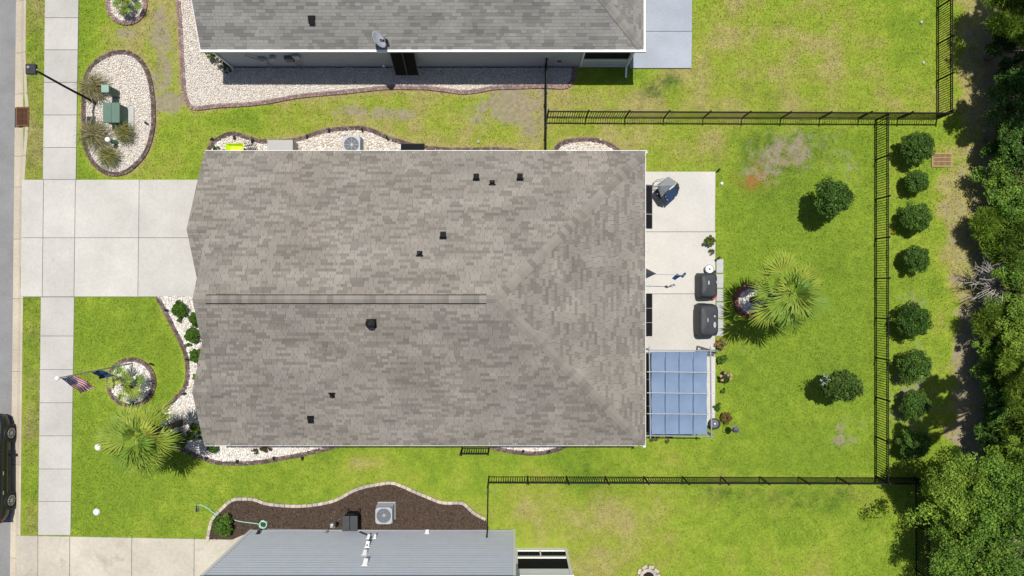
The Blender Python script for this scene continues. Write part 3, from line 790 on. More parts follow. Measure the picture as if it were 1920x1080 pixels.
caps((xv0+.02,yR,RZ+.045), (xv1-.03,yR,RZ+.045), 46, .155, SL, 4, .012)
# fascia and open gutters with hanger straps
gb = MB()
def gutter(p, q, out):
    out = Vector(out); p = Vector(p)-out*.066-Vector((0,0,.10)); q = Vector(q)-out*.066-Vector((0,0,.10)); b = MB()
    pr = [(0,0),(0,-.11),(.10,-.11),(.115,-.02),(.115,0),(.098,0),(.094,-.095),(.012,-.095),(.012,0)]
    vs = [e+out*a+Vector((0,0,z)) for e in (p,q) for a, z in pr]; n = len(pr)
    b.add(vs, [(i,(i+1) % n,n+(i+1) % n,n+i) for i in range(n)]+[tuple(range(n)), tuple(range(2*n-1,n-1,-1))])
    g_ = b.build('gutter', M['white'], house)
    L = (q-p).length; k = max(2, round(L/1.12)); d = (q-p)/k
    for i in range(k+1):
        c_ = p+d*min(max(i, .03), k-.03)
        MB().bar(c_-out*.03+Vector((0,0,.175)), c_+out*.105+Vector((0,0,.06)), .018, .008).build('hanger', M['white'], g_)
gutter((xF,yN+.002,EZ-.01), (xE+.115,yN+.002,EZ-.01), (0,1,0))
gutter((xE+.002,yS-.115,EZ-.012), (xE+.002,yN+.0,EZ-.012), (1,0,0))
gutter((xF,yS-.002,EZ-.01), (xE+.0,yS-.002,EZ-.01), (0,-1,0))
for x, ya, za, yb, zb in ((xF,yN,EZ,yN-g1,gz1),(xF,yN-g1,gz1,yN-2*g1,EZ),(xM,yN-g1,gz1,yR,RZ),(xM,yR,RZ,yS+g2,gz2),(xF,yS+2*g2,EZ,yS+g2,gz2),(xF,yS+g2,gz2,yS,EZ)):
    gb.bar((x+.03,ya,za-.17), (x+.03,yb,zb-.17), .024, .12)
gb.build('fascia', M['white'], house)

def roofpt(px, py):
    """point of the middle house roof under a photo pixel"""
    z = 3.5
    for _ in range(30):
        w_ = W(px, py, z); d = min(yN-w_.y, w_.y-yS, xE-w_.x); z = EZ+SL*d
    return W(px, py, z)
def box_vent(px, py, nrm, kind=0, parent=None, pt=None, size=1.0):
    """static roof vent or boot: flashing plate, neck and hood"""
    P_ = pt or roofpt(px, py); b = MB(); s = size
    up = {'N': Vector((0,-COS,SIN)), 'S': Vector((0,COS,SIN))}[nrm]; U = Vector((1,0,0)); nn = Vector((0, SIN if nrm == 'N' else -SIN, COS))
    def q_(u, v, n): return P_+U*u*s+up*v*s+nn*(n*s+.012)
    def hexa(u0,u1,v0,v1,n0,n1,tp=1.0):
        um=(u0+u1)/2; vm=(v0+v1)/2
        vs=[q_(u0,v0,n0),q_(u1,v0,n0),q_(u1,v1,n0),q_(u0,v1,n0)]+[q_(um+(a-um)*tp,vm+(c_-vm)*tp,n1) for a,c_ in ((u0,v0),(u1,v0),(u1,v1),(u0,v1))]
        b.add(vs,[(3,2,1,0),(4,5,6,7),(0,1,5,4),(1,2,6,5),(2,3,7,6),(3,0,4,7)])
    if kind == 0:
        hexa(-.15,.15,.02,.16,0,.015); hexa(-.10,.10,-.12,.10,.015,.11,.9); hexa(-.12,.12,-.15,.12,.11,.135,.92)
    elif kind == 1:
        hexa(-.15,.15,.06,.14,0,.015); hexa(-.11,.11,-.12,.08,0,.02)
        c0 = q_(0,-.02,.01); b.tube([c0, c0+Vector((0,0,.10)), c0+Vector((0,0,.22))], [.10,.06,.05], 12)
    elif kind == 2:
        hexa(-.2,.2,-.2,.2,0,.012); c0 = q_(0,0,.0)
        b.tube([c0, c0+Vector((0,0,.20))], [.11,.11], 14)
        b.tube([c0+Vector((0,0,.18)), c0+Vector((0,0,.24)), c0+Vector((0,0,.36)), c0+Vector((0,0,.42))], [.15,.19,.19,.06], 16)
    return b.build('roof_vent', M['black'], parent or house)
for a in ((893,334,'N',0),(923,343,'N',1),(975,334,'N',0),(831,443,'N',0),(787,476,'N',1),(697,606,'S',2),(623,741,'S',1),(583,785,'S',0)): box_vent(*a)

def awning(p0, p1, out, drop, nbays, parent, name='window_awning', z0=2.15):
    """dark hinged shade: frame and one screen panel a bay"""
    p0 = Vector(p0); p1 = Vector(p1); o_ = Vector(out)
    root = MB()
    for i in range(nbays+1):
        c_ = p0+(p1-p0)*(i/nbays)
        root.bar(c_, c_+o_+Vector((0,0,-drop)), .035, .03)
    root.bar(p0, p1, .03, .03); root.bar(p0+o_+Vector((0,0,-drop)), p1+o_+Vector((0,0,-drop)), .035, .03)
    r = root.build(name, M['acdark'] if nbays > 1 else M['black'], parent)
    for i in range(nbays):
        a = p0+(p1-p0)*((i+.02)/nbays); c_ = p0+(p1-p0)*((i+.98)/nbays); e = Vector((0,0,-drop))
        n_ = (c_-a).cross(o_+e).normalized()*.006
        vs = [a, c_, c_+o_+e, a+o_+e]
        MB().add([v+n_ for v in vs]+[v-n_ for v in vs], [(0,1,2,3),(7,6,5,4),(0,4,5,1),(1,5,6,2),(2,6,7,3),(3,7,4,0)]).build('screen', M['screen'], r)
xw = xE-ov+.01
def yat(py, z): return W(0, py, z).y
for pa, pb, n_ in ((347,401,1),(403,428,1)):
    awning((xw, yat(pa,1.9), 2.1), (xw, yat(pb,1.9), 2.1), (.80,0,0), .30, n_, house)
for pa, pb in ((551,577),(579,604),(606,630)):
    awning((xw, yat(pa,1.9), 2.1), (xw, yat(pb,1.9), 2.1), (.80,0,0), .30, 1, house)
awning((xw, yat(662,1.9), 2.0), (xw, yat(812,1.9), 2.0), (.88,0,0), .30, 3, house)
pa = W(752, 275, 2.0); 
awning((W(752,275,1.9).x, yN-ov+.01, 2.1), (W(795,275,1.9).x, yN-ov+.01, 2.1), (0,.82,0), .30, 1, house)
# pointed dark canopy and the pole banner over the patio
t0 = W(1212, 494, 2.3); t1 = W(1212, 531, 2.3); ta = W(1230.5, 513, 2.2)
MB().add([(xw,t0.y,2.42),(xw,t1.y,2.42),(ta.x,ta.y,2.2),(xw,(t0.y+t1.y)/2,2.62),(xw,t0.y,2.36),(xw,t1.y,2.36),(ta.x,ta.y,2.15)], [(0,2,3),(3,2,1),(4,5,6),(0,4,6,2),(1,2,6,5),(0,3,1,5,4)]).build('pointed_canopy', M['slate'], house)

# ---- the house along the top edge
house2 = thing('house', (0,0,0), 'grey house along the top edge with dark shaded side wall', 'house')
E2 = 2.75; y2 = 411/S; x2L = (423-960)/S; x2R = (1187-960)/S; half2 = 6.46; r2z = E2+SL*half2; yR2 = y2+half2
ywall = 415/S
MB().prism([(x2L+.32,ywall),(x2R-2.6,ywall),(x2R-2.6,ywall+12.5),(x2L+.32,ywall+12.5)], 0, E2-.1).build('wall', M['siding_g'], house2)
b = MB()
for k in range(12):
    z = .08+k*.215
    b = MB(); b.add([(x2L+.33,ywall-.022,z),(x2R-2.62,ywall-.022,z),(x2R-2.62,ywall-.006,z+.21),(x2L+.33,ywall-.006,z+.21),(x2L+.33,ywall-.001,z),(x2R-2.62,ywall-.001,z),(x2R-2.62,ywall-.001,z+.21),(x2L+.33,ywall-.001,z+.21)], [(0,1,2,3),(4,5,1,0),(3,2,6,7),(0,3,7,4),(1,5,6,2)])
    b.build('siding_board', M['siding_g'], house2)
rd = MB()
slab_poly(rd, [(x2L,y2,E2),(x2R,y2,E2),(x2R-half2,yR2,r2z),(x2L,yR2,r2z)])
slab_poly(rd, [(x2R,y2,E2),(x2R,y2+2*half2,E2),(x2R-half2,yR2,r2z)])
slab_poly(rd, [(x2L,y2+2*half2,E2),(x2R,y2+2*half2,E2),(x2R-half2,yR2,r2z),(x2L,yR2,r2z)])
roof2 = rd.build('roof', M['roof_far'], house2)
_r = roof
B2 = (.208,.203,.188)
shingles(roof2, Vector((0,y2,E2)), X1, Vector((0,COS,SIN)), half2/COS, lambda v: (x2L, x2R-v*COS), 6, base=B2, ind=260, vmax=4.2)
shingles(roof2, Vector((x2R,0,E2)), Vector((0,1,0)), Vector((-COS,0,SIN)), half2/COS, lambda v: (y2+v*COS, y2+5.2-v*.2), 7, base=B2, warm=.02, ind=40, vmax=3.6)
roof = roof2
caps((x2R-.12,y2+.12,E2+.08), (x2R-4.2,y2+4.2,E2+SL*4.2+.02), 26, .20, hd, 12, base=B2)
roof = _r
fb = MB(); fb.box(x2L-.02, x2R+.10, y2-.09, y2-.002, E2-.14, E2+.01); fb.build('gutter', M['white'], house2)
fb = MB(); fb.box(x2R+.002, x2R+.08, y2, y2+13, E2-.14, E2+.008); fb.build('gutter', M['white'], house2)
fb = MB(); fb.bar((x2L-.015,y2,E2-.1), (x2L-.015,yR2,r2z-.1), .024, .15); fb.build('fascia', M['white'], house2)
dp = MB(); dp.tube([(x2L+.10,y2-.05,E2-.14),(x2L+.36,ywall-.07,E2-.45),(x2L+.36,ywall-.07,.15),(x2L+.36,ywall-.2,.06)], .04, 8); dp.build('downspout', M['white'], house2)
z = 3.3
for _ in range(20): w_ = W(585,37,z); z = E2+SL*(w_.y-y2)
box_vent(0,0,'S',0,house2,W(585,37,z),1.1)
awning((W(733,100,1.9).x, ywall-.01, 2.3), (W(778,100,1.9).x, ywall-.01, 2.3), (0,-.55,0), 1.75, 2, house2)
def wallbox(x0px, x1px, z0, z1, d, mat, name):
    xa = (x0px-960)/S; xb = (x1px-960)/S
    return MB().box(xa, xb, ywall-.025-d, ywall-.023, z0, z1, ch=.015).build(name, mat, house2)
mb = wallbox(505,517,1.1,1.55,.14,M['grey'],'electric_meter'); MB().tube([((511-960)/S,ywall-.1,1.1),((512-960)/S,ywall-.1,.1)],.03,8).build('conduit',M['grey'],house2)
MB().tube([((505-960)/S,ywall-.12,1.4),((493-960)/S,ywall-.12,1.75),((490-960)/S,ywall-.12,2.0)],.035,8).build('conduit',M['grey'],house2)
MB().lathe([(.09,0),(.09,.06),(.05,.09)],14).build('meter_dial',M['grey'],house2,local=True).matrix_local = Matrix.Translation(((511-960)/S,ywall-.165,1.4)) @ Matrix.Rotation(math.radians(90),4,'X')
wallbox(528,537,1.5,1.75,.16,M['grey'],'utility_box'); wallbox(553,568,1.25,1.7,.16,M['acdark'],'utility_box'); wallbox(570,582,1.5,1.95,.12,M['grey'],'utility_box')
MB().tube([((562-960)/S,ywall-.1,1.25),((564-960)/S,ywall-.1,.1)],.025,8).build('conduit',M['grey'],house2)
MB().tube([((573-960)/S,ywall-.1,1.5),((571-960)/S,ywall-.1,.1)],.025,8).build('conduit',M['grey'],house2)
wallbox(720,724,.3,.5,.1,M['white'],'tap_box'); wallbox(1042,1050,.9,1.0,.06,M['acdark'],'tap_box')
# screened corner porch with lattice knee wall
px0 = x2R-2.58; px1 = x2R-.30
pb = MB(); pb.box(px0,px0+.10,ywall-.03,ywall+.08,0,E2-.12); pb.box(px1-.12,px1,ywall-.03,ywall+.08,0,E2-.12); pb.box(px0+.1,px1-.12,ywall-.02,ywall+.06,E2-.4,E2-.12)
pb.box(px0+.1,px1-.12,ywall-.035,ywall+.06,1.0,1.08); pb.box(px0+.1,px1-.12,ywall-.035,ywall+.06,.05,.14); pb.build('porch_frame', M['white'], house2)
MB().box(px0+.1,px1-.12,ywall+.03,ywall+.05,1.08,E2-.4).build('screen', M['screen'], house2)
MB().box(px0+.1,px1-.12,ywall+.055,ywall+.075,.14,1.0).build('screen', M['screen'], house2)
lt = MB(); L_ = px1-.12-px0-.1
for k in range(-9, 24):
    for s in (1,-1):
        xa = px0+.1+k*.13; xb = xa+.86
        if s < 0: xa, xb = xb, xa
        za, zb = .14, 1.0; lo_, hi_ = px0+.1, px1-.12
        def cl(x, z, x2, z2):
            if x < lo_: return lo_, z+(z2-z)*(lo_-x)/(x2-x)
            if x > hi_: return hi_, z+(z2-z)*(hi_-x)/(x2-x)
            return x, z
        if max(xa,xb) <= lo_+.02 or min(xa,xb) >= hi_-.02: continue
        p_ = cl(xa,za,xb,zb); q_ = cl(xb,zb,xa,za)
        lt.bar((p_[0],ywall-.01-.008*s,p_[1]), (q_[0],ywall-.01-.008*s,q_[1]), .008, .04)
lt.build('lattice', M['white'], house2)
MB().tube([(px1-.05,ywall-.09,E2-.2),(px1-.05,ywall-.09,.2),(px1-.06,ywall-.55,.08)],.045,8).build('downspout',M['white'],house2)
MB().box(px0+.1,px1+.0,ywall+.08,ywall+4,0,.09).build('porch_floor',M['patio_blue'],house2)

# ---- the two storey house along the bottom edge
house3 = thing('house', (0,0,0), 'two storey house with pale blue horizontal siding at the bottom', 'house')
y3 = -(993-540)/S; xa, xb = (470-960)/S, (965-960)/S; top3 = 6.0
MB().prism([(xa,y3-.049),(xb,y3-.049),(xb,y3-11),(xa,y3-11)], 0, top3).build('wall', M['siding_w'], house3)
hb = .267
for k in range(int(top3/hb)):
    z = .12+k*hb
    MB().add([(xa+.13,y3,z),(xb-.10,y3,z),(xb-.10,y3-.040,z+hb-.004),(xa+.13,y3-.040,z+hb-.004),(xa+.13,y3-.05,z),(xb-.10,y3-.05,z),(xb-.10,y3-.05,z+hb-.004),(xa+.13,y3-.05,z+hb-.004)], [(0,1,2,3),(4,5,1,0),(3,2,6,7),(0,3,7,4),(1,5,6,2)]).build('siding_board', M['siding_w'], house3)
cbm = MB(); cbm.box(xa-.03,xa+.125,y3-.12,y3+.012,0,top3); cbm.build('corner_board', M['white'], house3)
cbm = MB(); cbm.box(xb-.095,xb+.035,y3-.12,y3+.012,0,top3); cbm.build('corner_board', M['white'], house3)
MB().box(xa,xb,y3-.03,y3+.008,0,.115).build('foundation', M['paver'], house3)
rd = MB(); slab_poly(rd, [(xa-.3,y3+.12,top3),(xb+.3,y3+.12,top3),(xb+.3,y3-5.5,top3+2.6),(xa-.3,y3-5.5,top3+2.6)]); slab_poly(rd, [(xa-.3,y3-11.2,top3),(xb+.3,y3-11.2,top3),(xb+.3,y3-5.5,top3+2.6),(xa-.3,y3-5.5,top3+2.6)])
rd.build('roof', M['roof_far'], house3)
def on3(px, py):
    """point of the siding wall under a pixel"""
    k = 453/(py-540); z = H*(1-k); return Vector(((px-960)*k/S, y3, z))
def hood(px, py, w, h, mat, d=.12, name='wall_vent'):
    P_ = on3(px, py)
    b = MB(); b.box(P_.x-w/2-.03,P_.x+w/2+.03,P_.y-.01,P_.y+.012,P_.z-h/2-.03,P_.z+h/2+.03)
    b.add([(P_.x-w/2,P_.y+.012,P_.z-h/2),(P_.x+w/2,P_.y+.012,P_.z-h/2),(P_.x+w/2,P_.y+d,P_.z-h/2),(P_.x-w/2,P_.y+d,P_.z-h/2),(P_.x-w/2,P_.y+.012,P_.z+h/2),(P_.x+w/2,P_.y+.012,P_.z+h/2)], [(0,1,2,3),(3,2,5,4),(0,3,4),(1,5,2)])
    return b.build(name, mat, house3)
hood(684,1038,.16,.3,M['white']); hood(685,1057,.18,.34,M['white'],.16); hood(689,1024,.16,.26,M['white'],.18); hood(703,1008,.10,.2,M['white']); hood(691,1008,.12,.22,M['white']); hood(801,999,.16,.2,M['white'],.12,'tap_box')
hood(612,998,.10,.3,M['grey'],.1,'tap_box'); hood(484,1000,.12,.22,M['blackflat'],.12,'hose_reel_bracket')
MB().tube([on3(695,1010)+Vector((0,.05,0)), on3(691,1018)+Vector((0,.05,0)), on3(689,1024)+Vector((0,.06,.1))], .035, 8).build('conduit', M['acdark'], house3)
MB().tube([on3(673,1000)+Vector((0,.06,0)), on3(694,1008)+Vector((0,.05,0))], .02, 6).build('conduit', M['blackflat'], house3)
MB().tube([on3(500,995)+Vector((0,.06,-.05)), on3(600,995.5)+Vector((0,.05,0)), on3(790,996)+Vector((0,.05,0))], .012, 6).build('pipe', M['grey'], house3)
# screened porch
yp = -(1027-540)/S; pa_, pb_ = xb+.037, (1063-960)/S
pf = MB()
for x in (pa_+.04, pb_-.06): pf.box(x-.05,x+.06,yp-.08,yp,0,3.2)
pf.box(pa_+.1,pb_-.12,yp-.07,yp-.004,0,.34); pf.box(pa_+.1,pb_-.12,yp-.07,yp-.004,1.02,1.22); pf.box(pa_+.1,pb_-.12,yp-.07,yp-.004,2.55,3.2)
pf.box((1011-960)/S,(1013.5-960)/S,yp-.07,yp-.008,.34,1.02)
for y in (yp-2, yp-4): pf.box(pb_-.08,pb_,y-.08,y,0,3.2)
pf.box(pb_-.07,pb_-.01,yp-4,yp-.08,0,.34); pf.box(pb_-.07,pb_-.01,yp-4,yp-.08,1.02,1.18); pf.box(pb_-.07,pb_-.01,yp-4,yp-.08,2.6,3.2)
pf.build('porch_frame', M['white'], house3)
for xA, xB, zA, zB in ((pa_+.1,(1011-960)/S,.34,1.02),((1013.5-960)/S,pb_-.12,.34,1.02),(pa_+.1,pb_-.12,1.22,2.55)):
    MB().box(xA,xB,yp-.06,yp-.05,zA,zB).build('screen', M['screen'], house3)
MB().box(pb_-.05,pb_-.04,yp-4,yp-.08,.34,2.6).build('screen', M['screen'], house3)
rd = MB(); slab_poly(rd, [(pa_,yp+.02,3.32),(pb_+.05,yp+.02,3.32),(pb_+.05,yp-4.2,3.32),(pa_,yp-4.2,3.32)]); rd.build('porch_roof', M['white'], house3)

# ------------------------------------------------------------------ fences
def mk(name, b, mat):
    o = b.build(name, mat); me = o.data; bpy.data.objects.remove(o); return me
PICK = mk('picket', MB().box(-.013,.013,-.013,.013,.05,1.24), M['black'])
POST = mk('post', MB().box(-.033,.033,-.033,.033,0,1.30).box(-.042,.042,-.042,.042,1.30,1.33,ch=.01), M['black'])
def fence(p0, p1, label, start=True, end=True):
    a = G(*p0); b_ = G(*p1); d = b_-a; L = d.length; u = d/L; ang = math.atan2(u.y, u.x)
    root = thing('metal_fence', a, label, 'fence', 'black metal picket fences')
    n = max(1, round(L/1.85)); st = L/n
    for i in range(n+1):
        if (i == 0 and not start) or (i == n and not end): continue
        inst('post', POST, root, a+u*st*i, (random.uniform(-.012,.012), random.uniform(-.012,.012), ang))
    for z in (.11, .20, 1.06, 1.20):
        if z == .20: continue
        for i in range(n):
            MB().bar(a+u*(st*i+.035)+Vector((0,0,z)), a+u*(st*(i+1)-.035)+Vector((0,0,z)), .034, .036).build('rail', M['black'], root)
    for i in range(n):
        k = round((st-.07)/.112)
        for j in range(1, k):
            inst('picket', PICK, root, a+u*(st*i+.035+(st-.07)*j/k), (0, 0, ang))
    return root
fence((1022.5,127), (1022,312), 'black picket fence crossing the side yard between two houses')
fence((1026,220), (1756,223), 'black picket fence between the back lawns, running to the wood')
fence((1641,226), (1641,892), 'black picket fence between the back lawn and the row of round shrubs', True, True)
fence((1757,-120), (1757,219), 'black picket fence beside the trees at the top right')
fence((917,893), (1714,895), 'black picket fence along the bottom side of the back lawn', True, True)
fence((1715,900), (1716,1150), 'black picket fence half hidden under the bottom right tree')
fence((916,900), (914.5,988), 'short black fence meeting the two storey house wall')
fence((867,840), (917,840), 'short black fence panel beside the bottom eave of the middle house')

# ------------------------------------------------------------------ vegetation builders
def leaves(rg, centres, radii, per, size, cols, up=.5, aspect=.5, squash=.8):
    """quads scattered in clumps; returns verts, faces, tints"""
    C = np.repeat(centres, per, 0); R = np.repeat(radii, per)[:, None]; n = len(C)
    d = rg.normal(size=(n,3)); d /= np.linalg.norm(d, axis=1)[:, None]
    rad = rg.random((n,1))**.4
    pos = C+d*rad*R*np.array([1,1,squash])
    nrm = d*.6+rg.normal(size=(n,3))*.45+np.array([0,0,up]); nrm /= np.linalg.norm(nrm, axis=1)[:, None]
    a = np.cross(nrm, rg.normal(size=(n,3))); a /= np.linalg.norm(a, axis=1)[:, None]+1e-9
    b = np.cross(nrm, a)
    s = rg.uniform(size[0], size[1], (n,1))
    v = np.stack([pos-a*s, pos-b*s*aspect+nrm*s*.15, pos+a*s, pos+b*s*aspect+nrm*s*.15], 1).reshape(-1,3)
    f = np.arange(n*4).reshape(n,4)
    ck = np.repeat(rg.uniform(.72, 1.2, len(centres)), per)[:, None]
    t = np.array(cols)[rg.integers(0, len(cols), n)]*ck*rg.uniform(.75, 1.2, (n,1))
    return v, f, t

GRN = [(.07,.15,.022),(.095,.185,.03),(.13,.22,.04),(.05,.11,.018)]
LITE = [(.15,.26,.028),(.19,.30,.038),(.12,.22,.024),(.25,.32,.055)]
PINE = [(.13,.215,.024),(.17,.255,.03),(.21,.275,.036),(.09,.155,.018)]
DARKG = [(.028,.062,.014),(.04,.085,.018),(.05,.10,.02)]
def shrub(px, py, rpx, h, label, cols=GRN, per=70, nclump=None, size=(.035,.07), zoff=0.0, group=None, name='shrub', ry=None, seed=None, cat='shrub', lift=0.0, stem=True):
    """leafy shrub: stems and a foliage mesh of many small leaves; px,py,rpx measured on the crown in the photo"""
    rg = np.random.default_rng(seed or int(px*3+py*7))
    c = W(px, py, zoff+lift+h*.55); r = rpx/S*(H-lift-h*.55)/H; r2 = (ry/S if ry else r)
    root = thing(name, (c.x, c.y, zoff), label, cat, group)
    nclump = nclump or max(10, int(60*r))
    d = rg.normal(size=(nclump,3)); d /= np.linalg.norm(d, axis=1)[:, None]; d[:,2] = np.abs(d[:,2])*1.0-.25
    rr = rg.uniform(.45, .92, (nclump,1))
    cen = d*rr*np.array([r*.92, r2*.92, h*.5])+np.array([0,0,h*.5+lift])
    v, f, t = leaves(rg, cen, rg.uniform(.16,.30,nclump)*max(r,.25), per, size, cols, .55)
    np_mesh('foliage', v, f, M['leaf'], t, root)
    if stem:
        sb = MB()
        for k in range(5):
            a = rg.uniform(0,6.28); e = (math.cos(a)*r*.6, math.sin(a)*r2*.6, lift+h*.6)
            sb.tube([(0,0,0), (e[0]*.3,e[1]*.3,lift+h*.3), e], [.03,.02,.008], 6)
        sb.build('stem', M['bark'], root, local=True)
    return root

# row of round shrubs outside the back fence
rowlab = ['large round shrub beside the rusty yard drain, top of the fence row', 'smallest round shrub just below the yard drain', 'third round shrub from the top outside the back fence', 'fourth round shrub from the top outside the back fence', 'fifth round shrub from the top, widest of the lower ones', 'sixth round shrub from the top, where the tree shade begins', 'seventh round shrub, second from the bottom in the tree shade', 'lowest round shrub of the row, deepest in the tree shade']
for (a, c_, r_, h_), lb in zip(((1722,275,35,1.5),(1719,340,25,1.1),(1722,407,32,1.4),(1719,486,28,1.2),(1713,602,37,1.5),(1715,687,35,1.4),(1716,760,30,1.2),(1715,833,32,1.3)), rowlab):
    gk = .85+.5*random.random(); shrub(a, c_, r_, h_, lb, [(x*gk*(1+.2*(gk-1)), y*gk, z*gk) for x, y, z in GRN+DARKG[2:]], 120, int(r_*2.4), (.03,.06), lift=.25, group='round shrubs outside the back fence')
shrub(1560, 371, 41, 2.0, 'dark round citrus tree on the upper back lawn', GRN+DARKG[1:], 130, 90, (.035,.075), name='small_tree', cat='tree', lift=.75)
shrub(1582, 722, 40, 1.7, 'dark bush with pale blue flowers on the lower back lawn', GRN+DARKG[1:]+[(.12,.11,.03)], 120, 85, (.035,.075), name='flowering_bush', ry=32, lift=1.0)
# pale blue blossom on it
rg = np.random.default_rng(5); c_ = W(1548,713,2.3)
v, f, t = leaves(rg, rg.normal(size=(6,3))*np.array([.10,.14,.06]), np.full(6,.07), 9, (.02,.045), [(.35,.42,.62),(.5,.55,.7)], .8)
o = np_mesh('flower', v, f, M['petal'], t, bpy.data.objects['flowering_bush']); o.location = c_-bpy.data.objects['flowering_bush'].location
# front bed
FR = [(.055,.13,.015),(.075,.165,.02),(.10,.19,.025)]
shrub(335,580,17,.7,'clipped round shrub nearest the driveway in the front bed',FR,80,70,(.025,.05),group='clipped shrubs in the front bed')
shrub(367,598,15,.7,'clipped round shrub tucked under the roof edge, second from the driveway',FR,80,64,(.025,.05),group='clipped shrubs in the front bed')
shrub(360,628,16,.7,'clipped round shrub midway in the front bed, clear of the roof',FR,80,70,(.025,.05),group='clipped shrubs in the front bed')
shrub(368,667,15,.7,'clipped round shrub lowest in the front bed, half under the roof edge',FR,80,64,(.025,.05),group='clipped shrubs in the front bed')
shrub(337,600,6,.3,'tiny plant between the two upper clipped front shrubs',GRN,40,8,(.02,.04),stem=False,name='small_plant',cat='plant')
shrub(353,648,6.5,.3,'tiny plant between the two lower clipped front shrubs',GRN,40,8,(.02,.04),stem=False,name='small_plant',cat='plant')
shrub(366,708,7,.5,'yellow green plant at the roof edge below the clipped shrubs',LITE,50,8,(.03,.05),stem=False,name='small_plant',cat='plant')
shrub(364,810,18,.9,'leafy bright green shrub at the front roof corner',[(.10,.17,.02),(.13,.20,.03),(.07,.13,.02)],90,22,(.03,.06),ry=.6*S)
shrub(333,825,17,.8,'dark green shrub beside the palm trunk and little flag',DARKG+GRN[:1],100,22,(.03,.06))
shrub(401,842,15,.5,'low green plant under the bottom eave corner',GRN,60,10,(.03,.06),ry=.2*S,name='small_plant',cat='plant')
shrub(497,842,12,.45,'low reddish brown plant under the bottom eave',[(.13,.07,.03),(.10,.09,.03),(.06,.05,.02)],50,9,(.025,.05),ry=.2*S,name='small_plant',cat='plant')
shrub(478,847,9,.3,'sparse twiggy plant on the white stones below the eave',[(.10,.09,.04),(.05,.06,.02)],14,9,(.02,.05),name='small_plant',cat='plant')
shrub(395,100,14,.8,'green leafy plant at the corner of the top house',GRN+LITE[:1],45,14,(.03,.06),name='small_plant',cat='plant')
shrub(417,118,17,.7,'sparse brownish plant in the top house gravel',[(.16,.13,.06),(.10,.11,.03),(.2,.16,.09)],22,14,(.025,.055),name='small_plant',cat='plant')
shrub(427,131,12,.7,'thin green plant by the top house downspout',[(.06,.09,.03),(.10,.10,.04)],18,9,(.025,.055),name='small_plant',cat='plant')
shrub(403,276,8,.35,'small green plant left of the lime green barrow',GRN,45,8,(.025,.045),name='small_plant',cat='plant')
shrub(419,986,24,.8,'bright green shrub at the left end of the mulch bed',[(.08,.16,.02),(.11,.20,.03),(.06,.12,.02)],60,34,(.035,.07))
# patio plants
shrub(1330,451,12,.8,'round yellow green potted shrub at the patio edge',[(.13,.18,.025),(.17,.21,.04),(.09,.13,.02)],80,18,(.025,.05))
shrub(1334,472,7,.4,'small sparse potted plant below the round patio shrub',[(.10,.13,.05),(.16,.14,.08)],26,8,(.02,.04),name='small_plant',cat='plant')
shrub(1353,648,14,.5,'flowering plant with red and yellow blooms beside the patio',[(.45,.13,.12),(.55,.42,.10),(.10,.18,.03),(.5,.22,.20),(.08,.15,.03)],34,16,(.025,.05),name='flowering_plant',cat='flowers')
shrub(1355,673,12,.45,'dark green leafy plant between the two flowering plants',GRN,40,14,(.035,.07),name='small_plant',cat='plant')
shrub(1359,708,14,.5,'plant with pink blooms beside the blue canopy',DARKG+[(.09,.16,.03)],34,14,(.035,.07),name='flowering_plant',cat='flowers')
rg = np.random.default_rng(8)
for k, (a, c_) in enumerate(((1352,705),(1360,699),(1365,703),(1354,713),(1370,711),(1371,703))):
    v, f, t = leaves(rg, np.zeros((1,3)), np.array([.06]), 40, (.02,.04), [(.62,.30,.28),(.7,.42,.38)], .8)
    o = np_mesh('bloom', v, f, M['petal'], t, bpy.data.objects['flowering_plant.001']); o.location = W(a,c_,.52)-bpy.data.objects['flowering_plant.001'].location
shrub(1356,733,6,.25,'tiny green seedling on the lawn beside the blue canopy',GRN,24,6,(.02,.04),stem=False,name='small_plant',cat='plant')
shrub(1344,763,9,.4,'small dark plant at the patio edge above the round pot',DARKG+GRN,40,9,(.03,.05),stem=False,name='small_plant',cat='plant')
shrub(1360,784,15,.5,'reddish bronze bushy plant beside the round black pot',[(.22,.12,.04),(.16,.13,.04),(.28,.15,.06),(.12,.14,.03)],55,18,(.025,.05),name='small_plant',cat='plant')
shrub(1226,822,11,.35,'low green plant with pink specks below the left canopy corner',GRN+[(.45,.16,.24)],35,9,(.025,.05),stem=False,name='flowering_plant',cat='flowers')
shrub(1254,821,12,.35,'low pink flowering plant below the canopy edge',GRN+[(.5,.2,.28),(.55,.25,.33)],35,9,(.025,.05),stem=False,name='flowering_plant',cat='flowers')
for a, c_, lb in ((1690,436,'small yellow weed beside the back fence'),):
    shrub(a-13,c_,5,.2,lb,[(.45,.30,.03),(.3,.25,.03)],24,5,(.02,.04),stem=False,name='small_plant',cat='plant')

